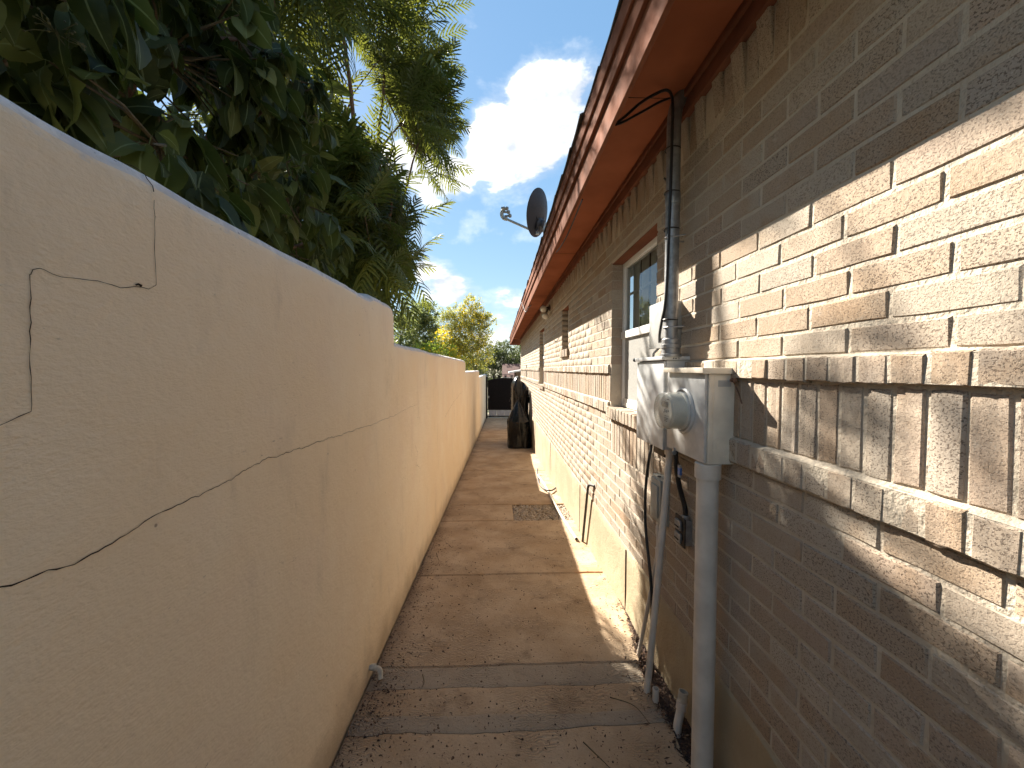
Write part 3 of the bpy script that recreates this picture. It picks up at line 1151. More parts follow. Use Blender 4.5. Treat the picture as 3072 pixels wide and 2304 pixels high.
def build_masonry():
    BL, BH = 0.2275, 0.0103
    st = BrickSet('brick', (BL - .0085) / 2, (0.0742 - .0095) / 2, 10)
    block = OPEN + SILLS + [PANEL]
    for side in (0, 1):
        n, h, zb = ((12, .0755, -1.262), (13, .0742, .0375))[side]
        for k in range(n):
            z0 = zb + k * h
            zc = z0 + h / 2
            cuts = sorted((a - (.0 if (a, b, c, d) in OPEN else .006), b) for (a, b, c, d) in block if c - .02 < zc < d + .012)
            off = (0.07 if k % 2 == 0 else 0.07 + BL / 2) + rngB.uniform(-.012, .012)
            y = Y0 + off - BL
            while y < Y1 - .02:
                a, b = max(y, Y0) + .0042, min(y + BL, Y1) - .0042
                segs = [(a, b)]
                for c0, c1 in cuts:
                    ns = []
                    for s0, s1 in segs:
                        if c1 <= s0 or c0 >= s1:
                            ns.append((s0, s1))
                        else:
                            if c0 - s0 > .02:
                                ns.append((s0, c0))
                            if s1 - c1 > .02:
                                ns.append((c1, s1))
                    segs = ns
                for s0, s1 in segs:
                    w = (s1 - s0)
                    if w < .03:
                        continue
                    hs = (h - .0095 + rngB.uniform(-.002, .0015)) / (0.0742 - .0095)
                    st.put((s0 + s1) / 2, zc + rngB.uniform(-.0012, .0012), (w + rngB.uniform(-.003, .001)) / (BL - .0085), hs,
                           -abs(rngB.gauss(0, .0009)), rngB.gauss(0, .004), rngB.gauss(0, .0016), rngB.gauss(0, .0035))
                y += BL
    st.finish()
    # projecting ledge courses
    lu = 0.0785
    lb = BrickSet('ledge_brick', (lu - .008) / 2, .0335, 8)
    for zc, hh in ((0.0005, .034), (-0.3105, .0425)):
        y = Y0 + rngB.uniform(0, .05)
        while y < Y1 - lu:
            if not any(a - .03 < y + lu / 2 < b + .03 and c - .03 < zc < d + .03 for a, b, c, d in OPEN + SILLS):
                lb.put(y + lu / 2, zc + rngB.uniform(-.0025, .0025), 1 + rngB.uniform(-.03, .02), hh / .0335 * rngB.uniform(.95, 1.03),
                       -.019 + rngB.gauss(0, .002), rngB.gauss(0, .02), rngB.gauss(0, .012), rngB.gauss(0, .012))
            y += lu
    lb.finish()
    # upright band between the ledges and under the large window
    su = 0.0692
    sb = BrickSet('soldier_brick', (su - .0085) / 2, .107, 8)
    y = Y0 + .02
    while y < Y1 - su:
        yc = y + su / 2
        if not any(a - .01 < yc < b + .01 and c < -.15 < d for a, b, c, d in OPEN):
            sb.put(yc, -.1515 + rngB.uniform(-.003, .003), 1 + rngB.uniform(-.04, .02), 1.0, -.0008 - abs(rngB.gauss(0, .0013)), rngB.gauss(0, .004), rngB.gauss(0, .010), rngB.gauss(0, .004))
        y += su
    y = PANEL[0] + .004
    while y + su < PANEL[1] + .02:
        sb.put(y + su / 2, (PANEL[2] + PANEL[3]) / 2, 1, (PANEL[3] - PANEL[2] - .012) / .214, -.0008 - abs(rngB.gauss(0, .0013)), rngB.gauss(0, .004), rngB.gauss(0, .01), rngB.gauss(0, .004))
        y += su
    sb.finish()
    # sawtooth course under the eaves: every other brick leans out at its foot
    tb = BrickSet('sawtooth_brick', (su - .008) / 2, .096, 6, 280)
    y, k = Y0 + .03, 0
    while y < Y1 - su:
        if k % 2:
            tb.put(y + su / 2, 1.103, 1, 1, -.008 + rngB.gauss(0, .0015), -.10 + rngB.gauss(0, .015), rngB.gauss(0, .02), rngB.gauss(0, .012))
        else:
            tb.put(y + su / 2, 1.103, 1, 1, rngB.gauss(0.0, .002), rngB.gauss(0, .01), rngB.gauss(0, .01), rngB.gauss(0, .006))
        y += su
        k += 1
    tb.finish()
    # rowlock sills
    wb = BrickSet('sill_brick', .031, .042, 6)
    for a, b, c, d in SILLS:
        n = int(round((b - a) / .0695))
        for i in range(n):
            yc = a + (i + .5) * (b - a) / n
            wb.put(yc, (c + d) / 2, 1.0, (d - c - .006) / .084, -.032 + rngB.gauss(0, .002), .0 + rngB.gauss(0, .02), rngB.gauss(0, .01), rngB.gauss(0, .01))
    wb.finish()


build_masonry()


def wall_with_holes(x, ya, yb, za, zb, holes, depth, name, m):
    """sheet with openings and the returns of its openings"""
    ys = sorted({ya, yb} | {v for h in holes for v in h[:2]})
    zs = sorted({za, zb} | {v for h in holes for v in h[2:]})
    mb = MB()
    for i in range(len(ys) - 1):
        for j in range(len(zs) - 1):
            yc, zc = (ys[i] + ys[i + 1]) / 2, (zs[j] + zs[j + 1]) / 2
            if any(a < yc < b and c < zc < d for a, b, c, d in holes):
                continue
            mb.add([(x, ys[i], zs[j]), (x, ys[i + 1], zs[j]), (x, ys[i + 1], zs[j + 1]), (x, ys[i], zs[j + 1])], [(0, 3, 2, 1)])
    for a, b, c, d in holes:
        mb.add([(x, a, c), (x, b, c), (x, b, d), (x, a, d), (x + depth, a, c), (x + depth, b, c), (x + depth, b, d), (x + depth, a, d)],
               [(0, 1, 5, 4), (1, 2, 6, 5), (2, 3, 7, 6), (3, 0, 4, 7)])
    o = mb.build(name, m)
    adopt(o, HOUSE)
    return o


wall_with_holes(XW + .0024, Y0, Y1, -1.27, 1.29, [(a - .006, b + .006, c - .006, d + .006) for a, b, c, d in OPEN], .14, 'mortar_wall', M['mortar'])


def build_mortar_lips():
    # weathered mortar fillets on top of the ledges
    mb = MB()
    for z0, z1 in ((.0335, .041), (-.269, -.2585)):
        for (ya, yb) in [(Y0, 2.14), (3.09, 7.58), (8.56, Y1)]:
            n = int((yb - ya) / .03)
            vs = []
            for i in range(n + 1):
                y = ya + (yb - ya) * i / n
                q = mnoise.noise((y * 14, z0 * 30, 0)) * .003
                e = mnoise.noise((y * 31, z0 * 30, 3)) * .004
                vs += [(XW - .0176 + e * .5, y, z0 - .001), (XW - .012 + e, y, z0 + .003 + q), (XW + .004, y, z1 + q), (XW + .012, y, z1 + q)]
            mb.add(vs, [(4 * i + k, 4 * i + 4 + k, 4 * i + 5 + k, 4 * i + 1 + k) for i in range(n) for k in range(3)], True)
    for z0, z1 in ((-.0305, .0315), (-.350, -.271)):
        for (ya, yb) in [(Y0, 2.14), (3.09, 7.58), (8.56, Y1)]:
            mb.box((XW - .0172, ya, z0), (XW + .003, yb, z1))
    adopt(mb.build('mortar_fillet', M['mortar']), HOUSE)


build_mortar_lips()


def build_plinth():
    mb = MB()
    ny = 420
    vs = []
    lv = 9
    for i in range(ny + 1):
        y = Y0 + (Y1 - Y0 + .01) * (i / ny) ** 1.35
        zt = -1.258 + .010 * mnoise.noise((y * 4, 0, 0)) + .010 * mnoise.noise((y * 17, 0, 0)) + .006 * mnoise.noise((y * 47, 0, 0))
        zb = floor_z(y) - .08
        x0 = XW - .006
        for j in range(lv):
            z = zb + (zt - .012 - zb) * j / (lv - 1)
            vs.append((x0 + .004 * mnoise.noise((y * 2, z * 2, 5)) + .002 * mnoise.noise((y * 9, z * 9, 5)) - .004 * (1 - j / (lv - 1)), y, z))
        vs.append((x0 + .006, y, zt - .002))
        vs.append((x0 + .022, y, zt + .004))
    w = lv + 2
    mb.add(vs, [(j * w + i, j * w + i + 1, (j + 1) * w + i + 1, (j + 1) * w + i) for j in range(ny) for i in range(w - 1)], True)
    for f in range(len(mb.f)):
        mb.f[f] = tuple(reversed(mb.f[f]))
    adopt(mb.build('plinth', M['plinth']), HOUSE)
    # narrow form joints and lumps of mortar on the plinth
    mb = MB()
    for y in (2.62, 4.15, 6.6, 9.4):
        z0, z1 = floor_z(y), -1.27
        mb.box((XW - .0125, y, z0), (XW - .004, y + .008, z1))
    adopt(mb.build('plinth_joint', M['crack']), HOUSE)


build_plinth()


def build_eaves():
    ya, yb = Y0 - .1, 16.25
    mb = MB()
    # soffit boards slope up to the wall
    mb.add([(.497, ya, 1.284), (.497, yb, 1.284), (.91, yb, 1.284), (.91, ya, 1.284)], [(0, 1, 2, 3)])
    mb.add([(.497, ya, 1.296), (.497, yb, 1.296), (.91, yb, 1.296), (.91, ya, 1.296)], [(3, 2, 1, 0)])
    o = mb.build('soffit', M['soffit'])
    adopt(o, HOUSE)
    b = 0.004
    for a_, b_ in (((.480, ya, 1.043), (.500, yb, 1.215)), ((.462, ya, 1.172), (.4795, yb, 1.292)), ((.449, ya, 1.246), (.4615, yb, 1.332))):
        mb = MB()
        # boards in lengths with open joints between them
        L = 4.1
        y = ya
        k = 0
        while y < yb:
            e = min(y + L, yb)
            d = .0012 * ((k % 3) - 1)
            mb.box((a_[0] + d, y + .001, a_[2] + d), (b_[0] + d, e - .001, b_[2] + d), b)
            y = e
            k += 1
        o = mb.build('fascia_board', M['trim'])
        adopt(o, HOUSE)
    # lip under the lowest board, frieze and bed moulding at the wall
    mb = MB()
    mb.box((.5005, ya, 1.262), (.518, yb, 1.2835), .004)
    adopt(mb.build('soffit_trim', M['trim']), HOUSE)
    mb = MB()
    mb.box((.868, Y0, 1.187), (.8995, Y1 + .02, 1.2835), .004)
    adopt(mb.build('frieze_board', M['trim']), HOUSE)
    mb = MB()
    mb.box((.850, Y0, 1.252), (.8675, Y1 + .02, 1.2835), .006)
    adopt(mb.build('bed_moulding', M['trim']), HOUSE)
    # joints between soffit boards and a few nail heads
    mb = MB()
    y = ya + 1.1
    while y < yb:
        mb.box((.52, y, 1.2825), (.85, y + .003, 1.286))
        y += 2.44
    adopt(mb.build('soffit_joint', M['crack']), HOUSE)
    # end of the eave
    mb = MB()
    mb.add([(.46, yb, 1.02), (.46, yb, 1.33), (.95, yb, 1.57), (.95, yb, 1.25), (.90, yb, 1.03)], [(0, 1, 2, 3, 4)])
    mb.add([(.46, yb - .02, 1.02), (.90, yb - .02, 1.02), (.95, yb - .02, 1.25), (.95, yb - .02, 1.57), (.46, yb - .02, 1.33)], [(0, 1, 2, 3, 4)])
    adopt(mb.build('eave_return', M['trim']), HOUSE)
    # roof: deck and individual starter shingles along the edge
    sl = 0.5
    roof = MB()
    roof.add([(.455, ya, 1.336), (.455, yb, 1.336), (7.5, yb, 1.336 + sl * 7.045), (7.5, ya, 1.336 + sl * 7.045)], [(0, 3, 2, 1)])
    roof.add([(.455, ya, 1.342), (.455, yb, 1.342), (7.5, yb, 1.342 + sl * 7.045), (7.5, ya, 1.342 + sl * 7.045)], [(0, 1, 2, 3)])
    roof.add([(.455, yb, 1.336), (.455, yb, 1.342), (7.5, yb, 1.342 + sl * 7.045), (7.5, yb, 1.336 + sl * 7.045)], [(0, 1, 2, 3)])
    ro = roof.build('roof', M['shingle'])
    adopt(ro, HOUSE)
    me = []
    for k in range(4):
        mb = MB()
        w = .155
        j = [rngB.uniform(-.004, .004) for _ in range(6)]
        mb.add([(-.002 + j[0], -w, .002), (0 + j[1], 0, .002), (j[2], w, .002), (.30, -w, .150 + .002), (.30, w, .150 + .002),
                (-.002 + j[0], -w, .012), (0 + j[1], 0, .014), (j[2], w, .012), (.30, -w, .162), (.30, w, .162)],
               [(5, 6, 1, 0), (6, 7, 2, 1), (5, 8, 9, 7, 6), (0, 1, 2, 4, 3), (0, 3, 8, 5), (2, 7, 9, 4)])
        me.append(mb.mesh('shingle', M['shingle']))
    for row in range(2):
        y = ya + .16 * row
        while y < yb:
            o = new_obj('shingle', me[rngB.randrange(4)], ro)
            x = .437 + row * .14 + rngB.uniform(-.005, .005)
            o.location = (x, y + .15, 1.336 + sl * (x - .455) + .002 + row * .010 + rngB.uniform(0, .004))
            o.rotation_euler = (rngB.uniform(-.01, .01), rngB.uniform(-.015, .015), rngB.uniform(-.012, .012))
            y += .313
    # far gable end and back of the house
    mb = MB()
    mb.add([(XW, Y1, -2.6), (8.5, Y1, -2.6), (8.5, Y1, 1.3), (XW, Y1, 1.3)], [(0, 1, 2, 3)])
    mb.add([(XW + .3, Y1 - .02, -2.6), (8.5, Y1 - .02, -2.6), (8.5, Y1 - .02, 1.3), (XW + .3, Y1 - .02, 1.3)], [(3, 2, 1, 0)])
    adopt(mb.build('end_wall', M['mortar']), HOUSE)


build_eaves()


def build_window(i, op, meeting, muntins, screen):
    ya, yb, za, zb = op
    fx = XW + .085
    mb = MB()
    t = .038
    w = mb
    w.box((fx, ya, za), (fx + .05, ya + t, zb), .003)
    w.box((fx, yb - t, za), (fx + .05, yb, zb), .003)
    w.box((fx, ya + t, za), (fx + .05, yb - t, za + t), .003)
    w.box((fx, ya + t, zb - t), (fx + .05, yb - t, zb), .003)
    win = w.build('window', M['white_vinyl'])
    adopt(win, HOUSE)
    zm = za + (zb - za) * meeting
    m2 = MB()
    m2.box((fx - .012, ya + .004, zm - .027), (fx + .03, yb - .004, zm + .027), .003)
    m2.box((fx + .004, ya + t, za + t), (fx + .03, ya + t + .022, zm - .027), .002)
    m2.box((fx + .004, yb - t - .022, za + t), (fx + .03, yb - t, zm - .027), .002)
    m2.box((fx + .004, ya + t, za + t), (fx + .03, yb - t, za + t + .028), .002)
    adopt(m2.build('sash', M['white_vinyl']), win)
    if muntins:
        m3 = MB()
        for k in range(1, muntins + 1):
            y = ya + (yb - ya) * k / (muntins + 1)
            m3.box((fx + .028, y - .008, zm + .03), (fx + .036, y + .008, zb - t))
        zc = (zm + zb) / 2 + .03
        m3.box((fx + .0265, ya + t, zc - .008), (fx + .0375, yb - t, zc + .008))
        adopt(m3.build('muntin', M['white_vinyl']), win)
    for z0, z1, x in ((zm + .02, zb - t + .004, fx + .026), (za + t - .004, zm - .02, fx + .020)):
        g = MB()
        g.add([(x, ya + t - .004, z0), (x, yb - t + .004, z0), (x, yb - t + .004, z1), (x, ya + t - .004, z1)], [(0, 3, 2, 1)])
        adopt(g.build('pane', M['glass']), win)
    if screen:
        s = MB()
        s.add([(fx + .006, ya + t + .02, za + t + .02), (fx + .006, yb - t - .02, za + t + .02), (fx + .006, yb - t - .02, zm - .026), (fx + .006, ya + t + .02, zm - .026)], [(0, 3, 2, 1)])
        adopt(s.build('insect_screen', M['screen']), win)
    # upright blind slats behind the glass
    bl = MB()
    n = max(4, int((yb - ya) / .085))
    for k in range(n):
        y0 = ya + (yb - ya) * k / n
        bl.box((fx + .075 + .012 * (k % 2), y0 + .003, za), (fx + .079 + .012 * (k % 2), y0 + (yb - ya) / n - .003, zb))
    adopt(bl.build('blind', M['blind']), win)
    bk = MB()
    bk.box((fx + .12, ya - .05, za - .05), (fx + .14, yb + .05, zb + .05))
    adopt(bk.build('dark_room', M['dark_room']), win)
    # painted lintel board at the head
    ln = MB()
    ln.box((XW + .004, ya - .002, zb - .002), (XW + .084, yb + .002, zb + .005))
    adopt(ln.build('lintel', M['trim']), win)


build_window(0, OPEN[0], .50, 2, True)
build_window(1, OPEN[1], .46, 0, False)
build_window(2, OPEN[2], .50, 1, True)
# ------------------------------------------------------------------ electrical service on the wall
def part(mb, name, m, root, **kw):
    o = mb.build(name, m, None, **kw)
    adopt(o, root)
    return o


def screws(mb, pts, axis, r=.004):
    for p in pts:
        mb.lathe([(r, 0), (r, .002), (r * .6, .0032)], p, axis, 8)


def build_meter_box():
    ya, yb, za, zb = 1.432, 1.762, -.366, 0.0
    xf = .785
    root = thing('electric_meter_box', 'beige electric meter box with round glass meter on its face', 'meter box', (.84, 1.6, za))
    mb = MB()
    mb.box((xf + .012, ya, za), (XW + .01, yb, zb), .003)
    part(mb, 'box_body', M['box_beige'], root)
    mb = MB()
    mb.box((xf, ya + .003, za + .004), (xf + .0115, yb - .003, zb - .004), .003)
    cov = part(mb, 'front_cover', M['box_grey'], root)
    # flange around the meter opening and hub ring
    cy, cz = 1.604, -.176
    mb = MB()
    mb.lathe([(.098, 0), (.098, .004), (.092, .010), (.088, .010), (.086, .002)], (xf + .0005, cy, cz), (-1, 0, 0), 40, False)
    part(mb, 'meter_ring', M['box_grey'], cov)
    mb = MB()
    # overhanging cap with folded edges
    mb.box((xf - .016, ya - .010, zb + .001), (XW + .006, yb + .004, zb + .006), .002)
    mb.box((xf - .018, ya - .012, zb - .014), (xf - .0145, yb + .004, zb + .007), .0012)
    mb.box((xf - .0145, ya - .0125, zb - .017), (XW + .004, ya - .0095, zb + .0055), .0012)
    part(mb, 'rain_cap', M['box_beige'], root)
    mb = MB()
    mb.box((xf + .0125, ya - .003, za + .002), (xf + .030, ya - .0005, zb - .018), .001)
    part(mb, 'side_flange', M['box_beige'], root)
    # concentric knock-out rings on the near side
    mb = MB()
    for r in (.037, .030, .021):
        pts = [(.853 + r * math.cos(a), ya - .0006, za + .068 + r * math.sin(a)) for a in [2 * math.pi * i / 28 for i in range(29)]]
        mb.tube(pts, .0011, 5, False)
    part(mb, 'knockout_ring', M['box_beige'], root)
    mb = MB()
    mb.box((.835, ya - .0012, zb - .066), (.885, ya - .0002, zb - .042))
    part(mb, 'sticker_mark', simple('faded_sticker', (.40, .385, .36), 0.7), root)
    # lid hasp with seal at the bottom of the cover
    mb = MB()
    mb.box((xf - .006, 1.672, za - .006), (xf + .004, 1.692, za + .014), .002)
    mb.lathe([(.010, -.002), (.010, .002)], (xf - .004, 1.672, za - .006), (0, 1, 0), 14)
    part(mb, 'hasp', M['galv'], root)
    # the meter
    met = MB()
    R0 = .078
    met.lathe([(R0 + .003, .0), (R0 + .003, .012), (R0 - .004, .016), (R0 - .005, .066), (R0 - .010, .070)], (xf - .004, cy, cz), (-1, 0, 0), 36)
    meter = part(met, 'meter', M['meter_face'], root)
    dx = xf - .004 - .0705
    mb = MB()
    mb.lathe([(R0 - .014, 0), (R0 - .014, .004)], (dx, cy, cz), (-1, 0, 0), 36)
    part(mb, 'dial_plate', M['meter_face'], meter)
    mb = MB()
    x1 = dx - .0046
    mb.box((x1 - .002, cy - .030, cz + .016), (x1, cy + .030, cz + .040), .001)
    part(mb, 'display', M['lcd'], meter)
    mb = MB()
    for (y, z, w, h) in ((-.02, .050, .018, .003), (.0, .045, .006, .002), (-.03, .002, .006, .006), (-.012, -.001, .010, .010), (.004, .0, .008, .014), (.012, -.006, .004, .008),
                         (0, -.030, .030, .0022), (0, -.036, .026, .0022), (.038, .028, .004, .012), (-.002, -.020, .034, .0015), (-.002, -.043, .020, .0025)):
        mb.box((x1 - .0008, cy + y - w, cz + z - h / 2), (x1 + .0004, cy + y + w * .2, cz + z + h / 2))
    part(mb, 'dial_print', M['ink'], meter)
    mb = MB()
    mb.lathe([(R0 + .0035, .013), (R0 + .001, .018), (R0 - .001, .085), (R0 - .006, .094), (R0 - .016, .098), (.001, .099)], (xf - .004, cy, cz), (-1, 0, 0), 40, False)
    part(mb, 'glass_cover', M['cover'], meter)
    # seal tag hanging from the hasp: thing of its own would swing, small enough to be its own object
    mb = MB()
    mb.tube(smoothpath([(.786, 1.672, za - .012), (.800, 1.676, -.405), (.812, 1.682, -.432)], 5), .0012, 6)
    tag = thing('seal_tag', 'small clear seal tag with blue label hanging under the meter box', 'tag', (.81, 1.68, -.48))
    part(mb, 'seal_wire', M['black_rubber'], tag)
    mb = MB()
    mb.box((.808, 1.672, -.486), (.816, 1.695, -.430), .002)
    part(mb, 'tag_body', M['white_box'], tag)
    mb = MB()
    mb.box((.8065, 1.6715, -.474), (.8175, 1.6905, -.442))
    part(mb, 'tag_label', M['blue'], tag)


def build_disconnect():
    ya, yb, za, zb = 1.792, 2.146, -.384, .043
    xf = .781
    root = thing('disconnect_box', 'plain grey metal breaker box beside the meter', 'electrical box', (.84, 1.97, za))
    mb = MB()
    mb.box((xf + .012, ya, za), (XW + .01, yb, zb), .003)
    part(mb, 'box_body', M['box_grey'], root)
    mb = MB()
    mb.box((xf, ya + .0025, za - .002), (xf + .0115, yb - .0025, zb - .004), .0035)
    part(mb, 'front_cover', M['box_grey'], root)
    mb = MB()
    mb.box((xf - .014, ya - .010, zb + .001), (XW + .004, yb + .012, zb + .019), .004)
    part(mb, 'rain_cap', M['box_grey'], root)
    mb = MB()
    screws(mb, [(xf + .04, ya - .0105, zb + .009), (xf + .052, ya - .0105, zb + .008), (xf + .066, ya - .0105, zb + .010)], (0, -1, 0), .003)
    part(mb, 'screw', M['black_pipe'], root)
    # burnt-looking lump of old sealant at the far corner of the cap
    mb = MB()
    mb.lathe([(.002, -.014), (.010, -.008), (.012, 0), (.009, .008), (.002, .014)], (xf - .010, yb + .010, zb + .010), (0, 1, .3), 8)
    part(mb, 'sealant', M['black_rubber'], root)


def build_white_box():
    root = thing('telephone_box', 'white plastic utility box behind the steel conduit', 'utility box', (.86, 1.96, .11))
    mb = MB()
    mb.box((.822, 1.872, .112), (XW + .01, 2.062, .338), .006)
    part(mb, 'box_body', M['white_box'], root)
    mb = MB()
    mb.box((.816, 1.868, .108), (.8215, 2.066, .342), .002)
    part(mb, 'lid', M['white_box'], root)
    mb = MB()
    mb.box((.84, 1.8665, .18), (.862, 1.8715, .20), .001)
    mb.box((.84, 1.8665, .27), (.862, 1.8715, .29), .001)
    part(mb, 'latch', M['alu'], root)


MX, MY, MR = .820, 1.812, .0315


def build_mast():
    root = thing('service_conduit', 'tall galvanised steel conduit rising from the breaker box into the eave', 'conduit', (MX, MY, .06))
    mb = MB()
    pts = [(MX, MY, .10), (MX, MY, .30), (MX, MY, .70), (MX, MY, 1.02), (MX, MY, 1.12), (MX + .002, MY, 1.18), (MX + .012, MY, 1.23), (MX + .032, MY, 1.27), (MX + .05, MY, 1.295)]
    mb.tube(smoothpath(pts, 4), MR, 20)
    part(mb, 'pipe', M['galv'], root)
    mb = MB()
    mb.lathe([(.050, 0), (.050, .012), (.041, .014), (.041, .040), (.046, .042), (.046, .058), (.040, .060), (.040, .082), (.034, .088)], (MX, MY, .060), (0, 0, 1), 20)
    part(mb, 'threaded_hub', M['galv'], root)
    mb = MB()
    mb.lathe([(.0335, -.026), (.0345, -.024), (.0345, .024), (.0335, .026)], (MX, MY, .80), (0, 0, 1), 20)
    part(mb, 'coupling', M['galv'], root)
    for z in (.62, .20):
        s = MB()
        s.tube([(MX + .04, MY - .052, z), (MX + .012, MY - .034, z), (MX - .024, MY - .022, z), (MX - .034, MY, z), (MX - .024, MY + .022, z), (MX + .012, MY + .034, z), (XW - .002, MY + .05, z)], .004, 6)
        part(s, 'pipe_strap', M['galv'], root)
    for z in (1.03, .83, .66, .235):
        s = MB()
        n = 14
        s.tube([(MX + .0335 * math.cos(2 * math.pi * i / n) - .004, MY + .0335 * math.sin(2 * math.pi * i / n), z + .002 * math.sin(i)) for i in range(n + 1)], .003, 5, False)
        part(s, 'zip_tie', M['black_rubber'], root)


def cable(name, label, pts, r, m='black_rubber', cat='cable', n=8, seg=8):
    mb = MB()
    mb.tube(smoothpath(pts, seg), r, n)
    o = mb.build(name, M[m], label=label, category=cat)
    return o


def build_cables():
    # from the fascia along the soffit and down the mast
    cable('cable', 'black cable running down the front of the steel conduit into the eave',
          [(0.512, 1.70, 1.072), (0.57, 1.734, 1.132), (0.64, 1.763, 1.204), (0.71, 1.768, 1.249), (0.765, 1.765, 1.266), (0.79, 1.765, 1.22), (MX - .022, MY - .030, 1.08), (MX - .024, MY - .028, .85),
           (MX - .028, MY - .022, .6), (MX - .030, MY - .018, .42), (MX - .034, MY - .008, .30), (MX - .035, MY + .02, .235), (MX - .020, MY + .08, .17), (MX + .02, MY + .18, .115), (.868, 2.13, .085), (.885, 2.158, .03)], .0065)
    cable('cable', 'thin black cable looping from the eave edge to the conduit top',
          [(0.512, 1.702, 1.07), (0.55, 1.717, 1.091), (0.65, 1.748, 1.16), (0.73, 1.778, 1.219), (0.79, 1.80, 1.255)], .0055)
    cable('cable', 'thin black cable hanging on the wall between conduit and large window',
          [(.884, 2.06, 1.02), (.886, 1.985, .95), (.888, 1.965, .88), (.889, 1.960, .7), (.889, 1.958, .50), (.882, 1.95, .35)], .0048)
    cable('cable', 'long black cable dropping from the breaker box down to the ground',
          [(.885, 2.158, .03), (.888, 2.160, -.2), (.875, 2.158, -.432), (.86, 2.150, -.50), (.845, 2.160, -.686), (.84, 2.140, -.902), (.835, 2.051, -1.135), (.83, 2.011, -1.272), (.822, 1.989, -1.428), (.835, 2.0, -1.67)], .0085)
    cable('cable', 'thin dark wire drooping from the fascia further along the eave',
          [(.447, 7.6, 1.32), (.462, 7.3, 1.19), (.468, 7.1, 1.10), (.47, 6.92, 1.04), (.478, 6.7, 1.005), (.49, 6.45, 1.02), (.52, 6.2, 1.035)], .006)
    cable('cable', 'thin dark wire tucked along the soffit edge by the dish',
          [(.505, 3.4, 1.03), (.515, 3.25, 1.024), (.528, 3.05, 1.035), (.53, 2.85, 1.045), (.52, 2.6, 1.04), (.507, 2.35, 1.03)], .005)


def build_big_conduit():
    root = thing('underground_conduit', 'thick grey plastic conduit dropping from the meter box to the ground', 'conduit', (.822, 1.47, floor_z(1.47)))
    mb = MB()
    mb.tube([(.822, 1.470, -.40), (.822, 1.470, -1.0), (.822, 1.470, floor_z(1.47) - .1)], .0405, 28)
    part(mb, 'pipe', M['pvc_grey'], root)
    mb = MB()
    mb.lathe([(.0475, 0), (.0475, .058), (.044, .060)], (.822, 1.470, -.427), (0, 0, 1), 28)
    part(mb, 'collar', M['pvc_grey'], root)
    # thin ground rod behind it
    mb = MB()
    mb.tube([(.838, 1.555, -1.30), (.842, 1.56, floor_z(1.56) - .05)], .008, 8)
    mb.build('ground_rod', M['white_pvc'], label='thin pale rod standing in the bed behind the thick conduit', category='rod')


